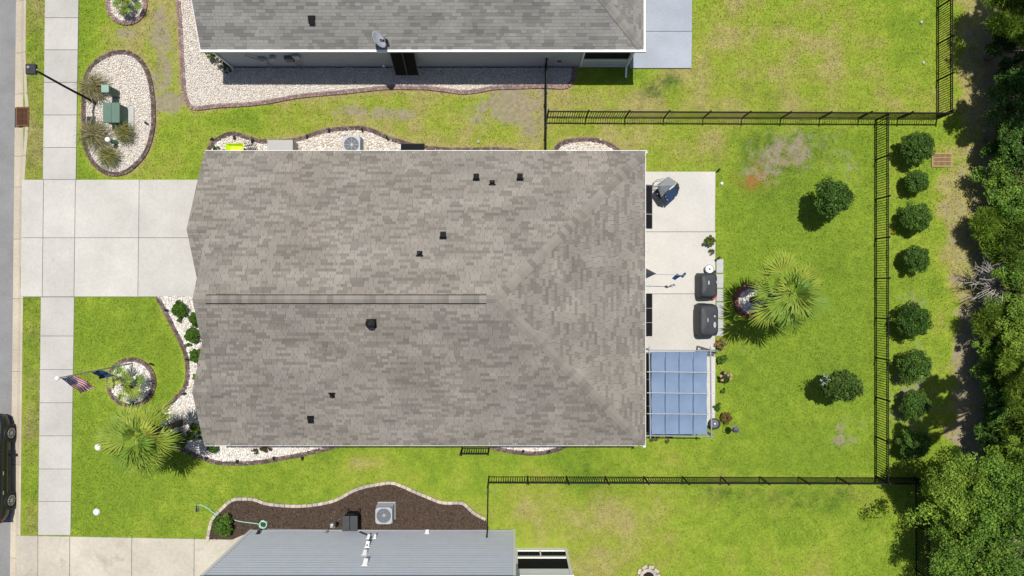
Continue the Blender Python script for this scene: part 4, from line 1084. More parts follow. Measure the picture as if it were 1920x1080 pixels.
# ---- palms
def frond_mesh(seed, L=.72, pet=.80, spread=1.25, nl=19):
    r = random.Random(seed); vs = []; fs = []
    def seg(a, b, w0, w1, nrm):
        d = (b-a).normalized(); s = d.cross(nrm).normalized(); o = len(vs)
        vs.extend([a-s*w0, a+s*w0, b+s*w1, b-s*w1]); fs.append((o,o+1,o+2,o+3))
    Z = Vector((0,0,1))
    p0 = Vector((0,0,0)); p1 = Vector((pet*.55,0,.05)); p2 = Vector((pet,0,0))
    seg(p0,p1,.018,.015,Z); seg(p1,p2,.015,.012,Z)
    for k in range(nl):
        t = -1+2*k/(nl-1); a = t*spread+r.uniform(-.04,.04)
        ln = L*(1-.28*abs(t))*r.uniform(.85,1.08)
        d = Vector((math.cos(a), math.sin(a), .10-.12*abs(t)))
        fold = Vector((0,0,(.05 if k % 2 else -.02)))
        m_ = p2+d*ln*.55+fold; e = p2+d*ln*r.uniform(.93,1)+Vector((0,0,-.13*ln-r.uniform(0,.14)))
        o = len(vs); s = Vector((-math.sin(a), math.cos(a), 0)); w = .028
        q = p2+Vector((-.015,0,0))
        vs.extend([q-s*.006, q+s*.006, m_+s*w+Vector((0,0,.012)), m_-s*w-Vector((0,0,.012)), e])
        fs.append((o,o+1,o+2,o+3)); fs.append((o+3,o+2,o+4))
    me = bpy.data.meshes.new('frond'); me.from_pydata(vs, [], fs); me.materials.append(M['frond']); return me
FRONDS = [frond_mesh(i, .84, (.22,.38,.55,.72,.88,.95)[i]) for i in range(6)]
def palm(basepx, crownpx, h, label, nf, scale=1.0, seed=1, lowbias=0.0, trunk_r=.13, name='palm_tree'):
    r = random.Random(seed); b0 = G(*basepx); c0 = W(crownpx[0], crownpx[1], h)
    root = thing(name, b0, label, 'palm')
    tb = MB(); pts = [b0+(c0-b0)*t+Vector(((c0-b0).x*.15*math.sin(t*3.1), 0, 0)) for t in (0,.15,.35,.6,.85,1)]
    pts = [Vector((p_.x,p_.y,h*t)) for p_, t in zip(pts,(0,.15,.35,.6,.85,1))]
    tb.tube(pts, [trunk_r*1.35,trunk_r*1.05,trunk_r,trunk_r,trunk_r*1.1,trunk_r*.8], 12)
    for k in range(34):          # leaf-base boots
        t = .1+.88*k/34; a = k*2.4; P_ = b0+(c0-b0)*t; P_ = Vector((P_.x,P_.y,h*t)); d = Vector((math.cos(a),math.sin(a),.9)).normalized()
        tb.bar(P_+d*trunk_r*.6, P_+d*(trunk_r*1.0+.09), .06, .03)
    tb.build('trunk', M['palmbark'], root, smooth=False)
    for k in range(nf):
        az = k*2.39996+r.uniform(-.25,.25); t = k/nf
        el = .80-1.15*t+r.uniform(-.15,.15)-lowbias
        o = inst('frond', FRONDS[min(5, max(0, int(t*5+r.uniform(-.6,1.1))))], root, c0+Vector((0,0,r.uniform(-.08,.1))), (r.uniform(-.35,.35), -el, az), (scale*r.uniform(.85,1.1),)*3)
        o.rotation_mode = 'XYZ'
    return root
palm((338,793), (257,822), 4.2, 'tall fan palm leaning over the front lawn', 25, 1.18, 3)
palm((1410,562), (1480,549), 4.2, 'fan palm with yellowing fronds in the red brick ring', 24, 1.2, 5)
palm((248,728), (233,719), 1.3, 'thin young palm beside the flagpole in the ring bed', 10, .75, 9, .1, .07)
palm((236,2), (235,3), .6, 'small spiky palm in the round bed at the top left', 16, .5, 12, -.1, .06)

# ---- ornamental grasses
def grass_tuft(px, py, rpx, label, cols, n=420, h=.8, lean=(0,0)):
    rg = np.random.default_rng(int(px*5+py)); c = G(px, py); r = rpx/S
    a = rg.uniform(0, 2*np.pi, n); ln = r*rg.uniform(.5,1.08,n); z1 = h*rg.uniform(.55,1.0,n)
    d = np.stack([np.cos(a), np.sin(a)], -1); s = np.stack([-d[:,1], d[:,0]], -1)*.007
    base = d*rg.uniform(0,.08,(n,1)); ld = np.array(lean)
    mid = base+d*ln[:,None]*.5+ld*.5; tip = base+d*ln[:,None]+ld
    z0 = np.zeros(n); zt = z1*rg.uniform(.25,.85,n)
    def v3(p, z): return np.concatenate([p, z[:,None]], 1)
    V_ = np.stack([v3(base-s,z0), v3(base+s,z0), v3(mid+s,z1), v3(mid-s,z1), v3(tip+s*.4,zt), v3(tip-s*.4,zt)], 1).reshape(-1,3)
    i = np.arange(n)*6
    F_ = np.concatenate([np.stack([i,i+1,i+2,i+3],1), np.stack([i+3,i+2,i+4,i+5],1)])
    t = np.array(cols)[rg.integers(0,len(cols),n)]*rg.uniform(.7,1.2,(n,1)); t = np.concatenate([t,t])
    o = np_mesh('ornamental_grass', V_, F_, M['blade'], t, None, (c.x,c.y,.02))
    return tag(o, label, 'ornamental grass', 'grass tufts in the transformer bed')
TG = [(.26,.22,.11),(.19,.18,.07),(.32,.28,.16),(.13,.15,.05)]
OG = [(.16,.18,.05),(.24,.23,.08),(.11,.14,.035),(.28,.26,.10)]
grass_tuft(184,168,32,'tan grass tuft beside the lamp post foot',TG)
grass_tuft(184,254,33,'widest tan grass tuft at the left of the white capped post',TG,480)
grass_tuft(241,252,23,'grass tuft below the green transformer box',OG,320)
grass_tuft(211,291,24,'olive grass tuft at the lower end of the egg shaped bed',OG,340,.7,(0,-.15))

# ---- trees of the wood on the right
def tree(crown, z, r, base, label, cols, ncl=34, per=120, size=(.06,.12), seed=1, flat=.75, kind='leaf', name='woodland_tree', cr=(.22,.38), tree_gain=1.0):
    rg = np.random.default_rng(seed); c0 = W(crown[0], crown[1], z); b0 = G(*base)
    root = thing(name, b0, label, 'tree', 'trees of the wood')
    nb = max(8, ncl//5); az_ = np.arange(nb)*2.39996+rg.uniform(-.4,.4,nb); ele = rg.uniform(-.35,1.0,nb)
    bd = np.stack([np.cos(az_)*np.cos(ele), np.sin(az_)*np.cos(ele), np.sin(ele)*flat], -1)*(rg.uniform(.6,1.15,nb)*r)[:,None]
    bi = np.arange(ncl) % nb; tt = rg.uniform(.3,1.0,ncl)**.8
    cen = bd[bi]*tt[:,None]+rg.normal(size=(ncl,3))*np.array([.13,.13,.08])*r*tt[:,None]
    rel = np.array((c0-b0)[:])
    if kind == 'pine':
        n = ncl*per; C = np.repeat(cen, per, 0); R = np.repeat(rg.uniform(cr[0],cr[1],ncl)*r, per)[:,None]
        dd_ = rg.normal(size=(n,3)); dd_ /= np.linalg.norm(dd_,axis=1)[:,None]
        p_ = C+dd_*R*rg.random((n,1))**.5*np.array([1,1,.55]); dn = dd_*.6+np.array([0,0,.35])+rg.normal(size=(n,3))*.5; dn /= np.linalg.norm(dn,axis=1)[:,None]
        s_ = np.cross(dn, rg.normal(size=(n,3))); s_ /= np.linalg.norm(s_,axis=1)[:,None]
        ln = rg.uniform(size[0]*1.6,size[1]*1.8,(n,1)); w_ = .016
        v = np.stack([p_-s_*w_, p_+s_*w_, p_+dn*ln+s_*w_*.4, p_+dn*ln-s_*w_*.4],1).reshape(-1,3); f = np.arange(n*4).reshape(n,4)
        t = np.array(cols)[rg.integers(0,len(cols),n)]*np.repeat(rg.uniform(.75,1.25,ncl),per)[:,None]*rg.uniform(.75,1.2,(n,1))
    else:
        v, f, t = leaves(rg, cen, rg.uniform(cr[0],cr[1],ncl)*r, per, size, cols, .7, .5, .6)
    np_mesh('crown', v+rel, f, M['leaf'], t*tree_gain*1.18, root)
    tb = MB(); ax, ay, az = rel
    tb.tube([(0,0,-.05),(ax*.08,ay*.08,az*.35),(ax*.3,ay*.3,az*.7),(ax*.8,ay*.8,az*1.02)], [.16,.12,.09,.03], 8)
    for k in rg.choice(ncl, min(10,ncl), replace=False):
        e = cen[k]+rel; s0 = Vector((ax*.3,ay*.3,az*.7)) if k % 2 else Vector((ax*.1,ay*.1,az*.45))
        tb.tube([s0, s0*.5+Vector(e)*.5+Vector((0,0,.15)), e], [.05,.03,.01], 6)
    tb.build('trunk', M['bark'], root, local=True)
    return root
T = [ # crown px, z, r, base px on ground, label, colours, clumps, per, kind
 ((1908,25),2.2,1.7,(1862,30),'dark pine with one sunlit bough in the top right corner',PINE,30,240,'pine'),
 ((1902,95),1.3,1.3,(1850,110),'dark evergreen below the top right corner pine',DARKG,28,160,'leaf'),
 ((1913,170),1.8,1.7,(1868,180),'dark evergreen beside the upper dirt strip',DARKG+GRN[:1],32,150,'leaf'),
 ((1892,262),0.95,1.3,(1850,262),'dark understorey bush beside the pale leaved tree',DARKG+GRN,30,140,'leaf'),
 ((1898,340),1.2,1.5,(1862,345),'light green broad leaved tree at the wood edge',LITE+GRN,46,130,'leaf'),
 ((1870,438),1.0,1.3,(1842,440),'yellow green young pine leaning over the dirt path',PINE+LITE[:2],38,260,'pine'),
 ((1915,468),1.6,1.35,(1872,472),'dark green pine behind the yellow green young pine',PINE+DARKG,28,240,'pine'),
 ((1896,606),1.2,1.5,(1860,585),'yellow green pine just below the grey dead branches',PINE,40,260,'pine'),
 ((1876,668),0.95,1.35,(1846,655),'mid green tree at the narrowest part of the path',GRN+PINE+LITE[:2],42,150,'leaf'),
 ((1938,705),2.0,1.75,(1866,690),'pine with drooping boughs right of the shaded path',PINE,40,250,'pine'),
 ((1890,778),1.1,1.4,(1850,765),'dark green bush above the big bright tree',GRN+DARKG,38,150,'leaf'),
 ((1935,840),2.2,1.8,(1858,810),'dark crown between the drooping pine and the big bright tree',PINE+DARKG,40,230,'pine'),
 ((1806,925),3.3,2.0,(1796,890),'big bright green tree overhanging the bottom right fence',LITE+PINE,70,190,'leaf'),
 ((1890,950),3.9,2.1,(1840,910),'tall green tree right of the big bright one',LITE[:3]+GRN,60,170,'leaf'),
 ((1826,1045),3.2,1.9,(1806,1005),'bright green tree at the bottom edge beside the fence',LITE+GRN,60,170,'leaf'),
 ((1900,1075),3.6,1.8,(1850,1020),'green tree in the bottom right corner',GRN+LITE[:1],46,170,'leaf'),
 ((1908,408),1.2,1.25,(1888,405),'green bush between the light green tree and the young pine',GRN+LITE[:1],34,150,'leaf'),
 ((1925,640),2.0,1.35,(1880,635),'sunlit bush at the right edge below the dead branches',LITE+PINE,36,150,'leaf'),
 ((1880,725),1.0,1.2,(1862,720),'small bush in front of the drooping pine',GRN,32,140,'leaf'),
 ((1866,815),1.1,1.2,(1842,806),'shaded bush touching the top of the big bright tree',GRN+DARKG[2:],34,140,'leaf'),
 ((1900,885),2.6,1.5,(1866,870),'sunlit tree at the right edge above the tall green one',LITE[:3]+PINE,44,160,'leaf'),
 ((1915,550),1.9,1.4,(1884,548),'green tree behind the grey dead branches at the right edge',GRN+PINE,34,150,'leaf'),
 ((1912,270),1.9,1.4,(1880,268),'dark tree at the right edge above the light green one',DARKG+GRN,34,150,'leaf'),
]
for i, (c_, z, r_, b_, lb, cs, ncl, per, kd) in enumerate(T):
    tree(c_, z, r_, b_, lb, cs, int(ncl*2.3), per, (.035,.07) if kd == 'leaf' else (.09,.17), 100+i, .7, kd, 'pine_tree' if kd == 'pine' else 'woodland_tree', (.13,.27))
# tall trees whose crowns stand above and outside the picture; the picture shows their shade and trunks
for i, (gx, gy, z, r_, bx, by, lb) in enumerate((
  (1868,-20,9.5,2.4,1880,10,'tall tree at the top right whose shade falls on the fence'), (1880,90,10,2.5,1893,80,'tall tree throwing shade over the upper wood edge'),
  (1830,150,8.5,1.3,1872,140,'tall slim tree shading the dirt near the yard drain'), 
  
  (1772,640,10.5,1.5,1868,640,'tall leaning tree whose shade covers the lowest round shrubs'), (1730,712,11,1.15,1862,715,'tall leaning tree shading the shrub row and fence'))):
    gp = G(gx, gy); k = H/(H-z); tree((960+(gx-960)*k, 540+(gy-540)*k), z, r_, (bx,by), lb, DARKG+GRN, 44, 70, (.08,.15), 300+i, .5, 'leaf', 'tall_tree', (.14,.28))
# dead grey branches
root = thing('dead_bush', G(1856,530), 'bare grey dead branches spreading over the dirt path', 'dead bush')
r = random.Random(4); db = MB()
for k in range(75):
    a = r.uniform(1.9, 4.6) if k < 55 else r.uniform(0, 6.28); L_ = r.uniform(.7, 2.1); el = r.uniform(.15,.8)
    d = Vector((math.cos(a)*math.cos(el), math.sin(a)*math.cos(el)*.75, math.sin(el)))
    p1 = d*L_*.5+Vector((0,0,.9)); p2 = d*L_+Vector((r.uniform(-.15,.15),r.uniform(-.15,.15),.8+r.uniform(-.3,.1)))
    db.tube([(r.uniform(-.15,.15),r.uniform(-.15,.15),0), p1, p2], [.022,.016,.007], 5)
    for j in range(3):
        t = r.uniform(.4,.95); s0 = p1*(1-t)+p2*t; e = s0+Vector((r.uniform(-.3,.3)+d.x*.2, r.uniform(-.3,.3)+d.y*.2, r.uniform(-.1,.25)))
        db.tube([s0, e], [.009,.005], 4)
db.build('branch', M['greybark'], root, local=True)

# ------------------------------------------------------------------ street lamp, transformer bed
b0 = G(179,192); head = W(57,129,4.55)
lamp = thing('street_lamp', b0, 'black street lamp post with square head in the transformer bed', 'street lamp')
hx, hy = head.x, head.y
MB().tube([(b0.x,b0.y,0),(b0.x,b0.y,.35),(b0.x,b0.y,.4),(b0.x*.5+hx*.5,b0.y*.5+hy*.5,2.3),(hx+.14,hy-.03,4.45)], [.085,.085,.055,.05,.045], 12).build('pole', M['black'], lamp)
lh = MB(); lh.box(hx-.21,hx+.21,hy-.21,hy+.21,4.42,4.56,ch=.02); lhead = lh.build('lamp_head', M['blackflat'], lamp)
MB().lathe([(.06,4.56),(.06,4.61),(.035,4.64)],12,hx-.06,hy+.05).build('photocell', M['grey'], lhead)
MB().tube([(hx+.19,hy-.02,4.5),(hx+.24,hy-.02,4.5),(hx+.22,hy-.05,4.4)], .018, 6).build('bracket', M['grey'], lamp)

# transformer: pad, body with sloping lid halves
def bevel_obj(o, w=.015, seg=2):
    md = o.modifiers.new('bevel', 'BEVEL'); md.width = w; md.segments = seg; md.limit_method = 'ANGLE'; return o
p0 = G(197,198); p1 = G(236,236)
xa, xb, ya, yb = G(210,0).x, G(252,0).x, G(0,239).y, G(0,202).y
tr = thing('transformer_cabinet', ((xa+xb)/2,(ya+yb)/2,0), 'large green transformer cabinet on a concrete pad', 'transformer')
MB().box(xa+.05,xb+.02,ya,yb,.0,.10,ch=.02).build('pad', M['paver'], tr)
x0, x1 = xa+.10, xb-.26
bevel_obj(MB().box(x0,x1,ya+.07,yb-.02,.10,.78).build('body', M['green_dark'], tr))
lid = MB(); lid.add([(x0-.04,ya+.03,.78),(x1+.02,ya+.03,.78),(x1+.02,yb+.02,.78),(x0-.04,yb+.02,.78),(x0-.04,ya+.03,.86),((x0+x1)/2-.02,ya+.03,.90),((x0+x1)/2-.02,yb+.02,.90),(x0-.04,yb+.02,.86)], [(0,1,2,3),(4,5,6,7),(0,4,7,3),(0,3,2,1)])
lidb = MB().box(x0-.04,(x0+x1)/2-.012,ya+.03,yb+.02,.78,.87,ch=.012); lidb.build('lid', M['green'], tr)
MB().box((x0+x1)/2-.004,x1+.03,ya+.03,yb+.02,.78,.875,ch=.012).build('lid', M['green'], tr)
for y in (ya+.25, yb-.25): MB().box(x0-.06,x0-.04,y-.05,y+.05,.55,.7).build('hinge', M['green_dark'], tr)
MB().box(x1+.002,x1+.02,ya+.14,yb-.1,.16,.74).build('door', M['green_dark'], tr)
# telecom pedestal
c_ = G(219,177)
tp = thing('cable_pedestal', c_, 'slim faded green cable pedestal beside the lamp post', 'cable pedestal')
sh = []
for z, s in ((0,1),(.95,.97)): pass
bevel_obj(MB().box(c_.x-.17,c_.x+.17,c_.y-.17,c_.y+.17,0,.92).build('body', M['green'], tp), .06, 4)
bevel_obj(MB().box(c_.x-.185,c_.x+.185,c_.y-.185,c_.y+.185,.925,1.02).build('cap', M['green_pale'], tp), .07, 4)
vb_ = MB()
for i in range(3):
    for k in range(5): vb_.box(c_.x+.171,c_.x+.178,c_.y-.11+i*.08,c_.y-.06+i*.08,.25+k*.12,.33+k*.12)
vb_.build('vent', M['green_dark'], tp)
c_ = G(219,268)
wp = thing('capped_post', c_, 'short green post with white domed cap among the grasses', 'utility post')
MB().lathe([(.12,0),(.12,.05),(.10,.08),(.095,.72)],18,c_.x,c_.y).build('post', M['green_dark'], wp, True)
MB().lathe([(.115,.70),(.12,.78),(.10,.84),(.04,.865)],18,c_.x,c_.y).build('cap', M['white'], wp, True)

# grates
def grate(x0,x1,y0,y1,z,name,label,mat,nb,rows,along='y',cat='drain grate'):
    a = G(x0,y1); c = G(x1,y0); root = thing(name, ((a.x+c.x)/2,(a.y+c.y)/2,z), label, cat)
    MB().box(a.x+.01,c.x-.01,a.y+.01,c.y-.01,z-.015,z-.004).build('pit', M['void'], root)
    fr = MB(); w = .05
    fr.box(a.x,c.x,a.y,a.y+w,z-.02,z+.03); fr.box(a.x,c.x,c.y-w,c.y,z-.02,z+.03); fr.box(a.x,a.x+w,a.y+w,c.y-w,z-.02,z+.029); fr.box(c.x-w,c.x,a.y+w,c.y-w,z-.02,z+.029)
    fr.build('frame', mat, root)
    H_ = c.y-a.y; L_ = c.x-a.x
    for r_ in range(rows):
        for i in range(nb):
            if along == 'x':   # bars run along x, stacked in y, in `rows` columns
                yy = a.y+w+(H_-2*w)*(i+.5)/nb; xs0 = a.x+w+(L_-2*w)*r_/rows+.006; xs1 = a.x+w+(L_-2*w)*(r_+1)/rows-.006
                MB().box(xs0,xs1,yy-.011,yy+.011,z-.004,z+.022).build('bar', mat, root)
            else:
                xx = a.x+w+(L_-2*w)*(i+.5)/nb; ys0 = a.y+w+(H_-2*w)*r_/rows+(.03 if r_ else 0); ys1 = a.y+w+(H_-2*w)*(r_+1)/rows
                MB().box(xx-.014,xx+.014,ys0,ys1,z-.004,z+.022).build('bar', mat, root)
        if along == 'y' and r_ < rows-1:
            yy = a.y+w+(H_-2*w)*(r_+1)/rows; MB().box(a.x+w,c.x-w,yy,yy+.03,z-.004,z+.024).build('crossbar', mat, root)
    return root
grate(31.5,55,201,237,.02,'storm_drain','rusty iron storm drain grate in the kerb','' or M['rust'],14,2,'x')
grate(1746,1784,287,313,.03,'yard_drain','rusty yard drain grate at the edge of the dirt path',M['rustpale'],15,3,'y')

# ------------------------------------------------------------------ flagpole and flags
def G_along(base, h, top): return base.lerp(top, h)
fb0 = G(249,681); ftop = Vector((fb0.x, fb0.y, 5.6)); fp = thing('flagpole', fb0, 'thin grey flagpole with ball finial in the ring bed', 'flagpole')
MB().tube([fb0, ftop], [.035,.022], 10).build('pole', M['grey'], fp)
bl = bmesh.new(); bmesh.ops.create_icosphere(bl, subdivisions=2, radius=.09); me = bpy.data.meshes.new('finial'); bl.to_mesh(me); bl.free(); me.materials.append(M['white']); inst('finial', me, fp, ftop+Vector((0,0,.08)))
def flag(name, label, ztop, hoist, fly, stripes, drop, spread, parent_xy, seed):
    nu, nv = 26, 13; b = MB(); vs = []
    for j in range(nv+1):
        for i in range(nu+1):
            s = i/nu; t = j/nv
            out = spread*fly*s*(1-.25*t); z = ztop-hoist*t*(1-.25*s)-drop*s
            wv = .05*math.sin(s*9+t*2.5+seed)*s+.03*math.sin(t*7+s*3)
            vs.append((parent_xy[0]+.03+wv*1.4+.22*s*t, parent_xy[1]-.03-out, z))
    fs = []; ms = []
    for j in range(nv):
        for i in range(nu):
            fs.append((j*(nu+1)+i, j*(nu+1)+i+1, (j+1)*(nu+1)+i+1, (j+1)*(nu+1)+i))
            if stripes:
                if i < 11 and j < 7: ms.append(2 if (i % 2 == 1 and j % 2 == 1 and i < 10) else 0)
                else: ms.append(1 if j % 2 == 0 else 2)
            else: ms.append(3)
    o = len(b.v); b.v += vs; b.f += fs; b.m += ms; b.c += [(1,1,1)]*len(fs)
    ob = b.build(name, [M['flagblue'], M['flagred'], M['flagwhite'], M['navy']], None, True)
    return tag(ob, label, 'flag')
flag('national_flag', 'striped flag with starred blue corner hanging from the flagpole', 5.5, .92, 1.5, True, 1.35, .56, (fb0.x, fb0.y), 1)
flag('blue_flag', 'plain dark blue flag hanging below the striped flag', 3.45, .8, 1.3, False, .75, .30, (fb0.x, fb0.y), 3)
c_ = G(331,836); gf = thing('garden_flag', c_, 'little striped garden flag on a stake by the palm trunk', 'flag')
MB().tube([(c_.x+.12,c_.y,0),(c_.x+.12,c_.y,.85),(c_.x-.25,c_.y,.86)], .008, 6).build('stake', M['black'], gf)
b = MB()
for j in range(7):
    z1 = .85-j*.065; z0 = z1-.065
    f_ = lambda z: .30*(.85-z)
    if j < 4: b.add([(c_.x-.24,c_.y-f_(z1),z1),(c_.x-.08,c_.y-f_(z1),z1),(c_.x-.08,c_.y-f_(z0),z0),(c_.x-.24,c_.y-f_(z0),z0)],[(0,1,2,3)],0); x0_ = -.08
    else: x0_ = -.24
    b.add([(c_.x+x0_,c_.y-f_(z1),z1),(c_.x+.10,c_.y-f_(z1),z1),(c_.x+.10,c_.y-f_(z0),z0),(c_.x+x0_,c_.y-f_(z0),z0)],[(0,1,2,3)],1 if j % 2 == 0 else 2)
b.build('cloth', [M['flagblue'],M['flagred'],M['flagwhite']], gf)

# white sprinkler caps and small yard fittings
for (x, y), lb in (((184.5,838),'white round cap on the front lawn beside the palm crown'),((181.5,959.5),'white round cap on the front lawn near the stained driveway')):
    c_ = G(x,y); t_ = thing('cleanout_cap', c_, lb, 'pipe cap', 'white caps on the front lawn')
    MB().lathe([(.17,.0),(.17,.03),(.13,.035)],24,c_.x,c_.y).build('collar', M['walk'], t_)
    MB().lathe([(.125,.0),(.125,.07),(.10,.085),(.03,.09)],24,c_.x,c_.y).build('lid', M['white'], t_, True)
for (x, y), lb in (((897,266),'white cap on the dry side yard'),((1126,262),'white cap at the small half round bed'),((1727,42),'upper white marker on the top right lawn'),((1731,118),'lower white marker on the top right lawn')):
    c_ = G(x,y); t_ = MB().lathe([(.075,0),(.075,.05),(.05,.08),(.02,.09)],14,c_.x,c_.y).build('pipe_cap', M['walk'], None, True); tag(t_, lb, 'pipe cap')
c_ = G(1353.5,344); t_ = MB().lathe([(.08,0),(.08,.04),(.05,.05)],14,c_.x,c_.y).build('lawn_sprinkler', M['grey'], None); tag(t_, 'small grey sprinkler head beside the patio corner', 'sprinkler')

# garden spotlights: stake, body and shade
for (x, y, a), lb in (((398,263,.4),'black spotlight at the left end of the wavy brick border'),((441,261,1.2),'black spotlight above the lime green barrow'),((474,267,1),'black spotlight left of the beige cabinet'),((577,259,1.4),'black spotlight left of the air conditioner'),((618,248,1.2),'black spotlight at the highest curve of the wavy border'),((681,247,1.8),'black spotlight right of the air conditioner'),((728,262,2),'black spotlight left of the black side awning'),
    ((312,581,0),'black spotlight near the driveway end of the front border'),((351,673,0),'black spotlight midway along the front border'),((346,738,.5),'black spotlight at the lower bend of the front border'),((388,860,1),'leftmost black spotlight on the bottom border'),((447,866,1.5),'middle black spotlight on the bottom border'),((515,860,1.5),'rightmost black spotlight on the bottom border'),((568,860,1.5),'black spotlight on the grass below the bottom border'),((279,233,2.6),'black spotlight on the right rim of the transformer bed'),
    ((1344,321,.7),'black path light at the top right patio corner'),((980,847,1.2),'black spotlight on the short bottom bed'),((288,683,2.5),'black spotlight at the upper right of the flagpole ring'),((252,757,1.6),'black spotlight at the bottom of the flagpole ring'),((1027,847,.8),'black spotlight at the right end of the short bottom bed')):
    c_ = G(x,y); s_ = thing('garden_spotlight', c_, lb, 'spotlight', 'garden spotlights')
    d = Vector((math.cos(a),math.sin(a),.5)).normalized(); p_ = Vector((c_.x,c_.y,.16))
    MB().tube([(c_.x,c_.y,0),p_], .012, 6).build('stake', M['black'], s_)
    MB().tube([p_-d*.05, p_+d*.03, p_+d*.13], [.03,.045,.058], 10).build('lamp_head', M['blackflat'], s_)

# ------------------------------------------------------------------ things beside the middle house
def ac_unit(px, py, h, w, label, fan_n=7):
    """px,py: centre of its top in the photo"""
    c = W(px,py,h); t_ = thing('air_conditioner', (c.x,c.y,0), label, 'air conditioner', 'air conditioners')
    MB().box(c.x-w/2-.03,c.x+w/2+.03,c.y-w/2-.03,c.y+w/2+.03,0,.06,ch=.01).build('pad', M['paver'], t_)
    MB().box(c.x-w/2+.015,c.x+w/2-.015,c.y-w/2+.015,c.y+w/2-.015,.06,h-.05).build('body', M['acdark'], t_)
    lv = MB()
    for k in range(9):
        z = .12+k*(h-.25)/9; lv.box(c.x-w/2,c.x+w/2,c.y-w/2,c.y-w/2+.012,z,z+.03); lv.box(c.x-w/2,c.x+w/2,c.y+w/2-.012,c.y+w/2,z,z+.03); lv.box(c.x+w/2-.012,c.x+w/2,c.y-w/2+.013,c.y+w/2-.013,z,z+.03); lv.box(c.x-w/2,c.x-w/2+.012,c.y-w/2+.013,c.y+w/2-.013,z,z+.03)
    lv.build('louvre', M['acgrey'], t_)
    # top plate with a round opening
    n = 32; R = w*.43; b = MB(); vs = []; fs = []
    for z in (h, h-.05):
        for k in range(n):
            a = 2*math.pi*k/n; vs.append((c.x+R*math.cos(a), c.y+R*math.sin(a), z))
        for k in range(n):
            a = 2*math.pi*k/n; q = w/2/max(abs(math.cos(a)),abs(math.sin(a))); q = min(q, w*.64); vs.append((c.x+q*math.cos(a), c.y+q*math.sin(a), z))
    for k in range(n):
        j = (k+1) % n; fs += [(k,j,n+j,n+k),(2*n+k,3*n+k,3*n+j,2*n+j),(k,2*n+k,2*n+j,j),(n+k,n+j,3*n+j,3*n+k)]
    b.add(vs, fs); b.build('top_plate', M['acgrey'], t_)
    MB().lathe([(R,h-.16),(R,h-.155)],n,c.x,c.y).build('fan_well', M['blackflat'], t_)
    fn = MB()
    for k in range(fan_n):
        a = 2*math.pi*k/fan_n; d = Vector((math.cos(a),math.sin(a),0)); s = Vector((-d.y,d.x,0)); C = Vector((c.x,c.y,h-.11))
        fn.add([C+d*.05-s*.02, C+d*R*.92-s*.06+Vector((0,0,.03)), C+d*R*.92+s*.08-Vector((0,0,.03)), C+d*.05+s*.03], [(0,1,2,3)])
    fn.build('fan', M['grey'], t_); MB().lathe([(.07,h-.12),(.07,h-.04),(.05,h-.03)],16,c.x,c.y).build('fan_hub', M['acgrey'], [q for q in t_.children if q.name.startswith('fan') and 'well' not in q.name][0])
    gr_ = MB()
    for rr in (.35,.6,.85): 
        gr_.tube([(c.x+R*rr*math.cos(2*math.pi*k/24), c.y+R*rr*math.sin(2*math.pi*k/24), h-.012) for k in range(25)], .003, 4, cap=False)
    for k in range(8):
        a = 2*math.pi*k/8; gr_.bar((c.x,c.y,h-.012),(c.x+R*math.cos(a),c.y+R*math.sin(a),h-.012),.006,.006)
    gr_.build('grille', M['grey'], t_)
    return t_
ac_unit(659,271,.85,.80,'grey air conditioner beside the top eave of the middle house')
ac_unit(719.5,967,.80,.78,'white air conditioner in the mulch bed')
# beige cabinet
a = W(501,262,1.0); c_ = W(549,284,1.0); y0_ = yN-ov+.05
cb = thing('storage_cabinet', ((a.x+c_.x)/2,(a.y+y0_)/2,0), 'beige storage cabinet against the top eave of the middle house', 'cabinet')
bevel_obj(MB().box(a.x+.02,c_.x-.02,y0_,a.y-.02,0,.93).build('body', M['beige'], cb), .02)
bevel_obj(MB().box(a.x,c_.x,y0_-.01,a.y,.935,1.0).build('lid', M['beige'], cb), .02)
for x in (a.x+.3, c_.x-.3): MB().box(x-.02,x+.02,a.y-.019,a.y-.004,.3,.6).build('handle', M['acdark'], cb)
# lime green wheelbarrow
c_ = W(440,276,.55); wbr = thing('wheelbarrow', (c_.x,c_.y-.1,0), 'lime green wheelbarrow under the top eave', 'wheelbarrow')
b = MB(); pr = [(.20,.20),(.40,.34),(.42,.35)]
lo = [(-.28,-.2,.30),(.28,-.2,.30),(.28,.14,.30),(-.28,.14,.30)]; hi = [(-.42,-.34,.58),(.42,-.34,.58),(.42,.22,.58),(-.42,.22,.58)]
off = Vector((c_.x,c_.y-.05,0))
b.add([off+Vector(v) for v in lo+hi]+[off+Vector((v[0]*.95,v[1]*.95,v[2]+.012)) for v in lo+hi], [(3,2,1,0),(0,1,5,4),(1,2,6,5),(2,3,7,6),(3,0,4,7),(8,9,10,11),(12,13,9,8),(13,14,10,9),(14,15,11,10),(15,12,8,11),(4,5,13,12),(5,6,14,13),(6,7,15,14),(7,4,12,15)])
b.build('tray', M['lime'], wbr)
hn = MB()
for s in (-.2,.12): hn.tube([off+Vector((-.5,s*.4-.03,.2)), off+Vector((.2,s,.28)), off+Vector((.85,s*1.4,.55))], .018, 8)
for s in (-.15,.08): hn.tube([off+Vector((.25,s,.28)), off+Vector((.32,s,.02))], .016, 6)
hn.build('handle', M['black'], wbr)
wh = MB().lathe([(.05,-.04),(.17,-.045),(.19,-.02),(.19,.02),(.17,.045),(.05,.04)],20).build('wheel', M['rubber'], wbr, True, local=True)
wh.matrix_local = Matrix.Translation(off+Vector((-.52,-.06,.19))-Vector(wbr.location)) @ Matrix.Rotation(math.radians(90),4,'X')
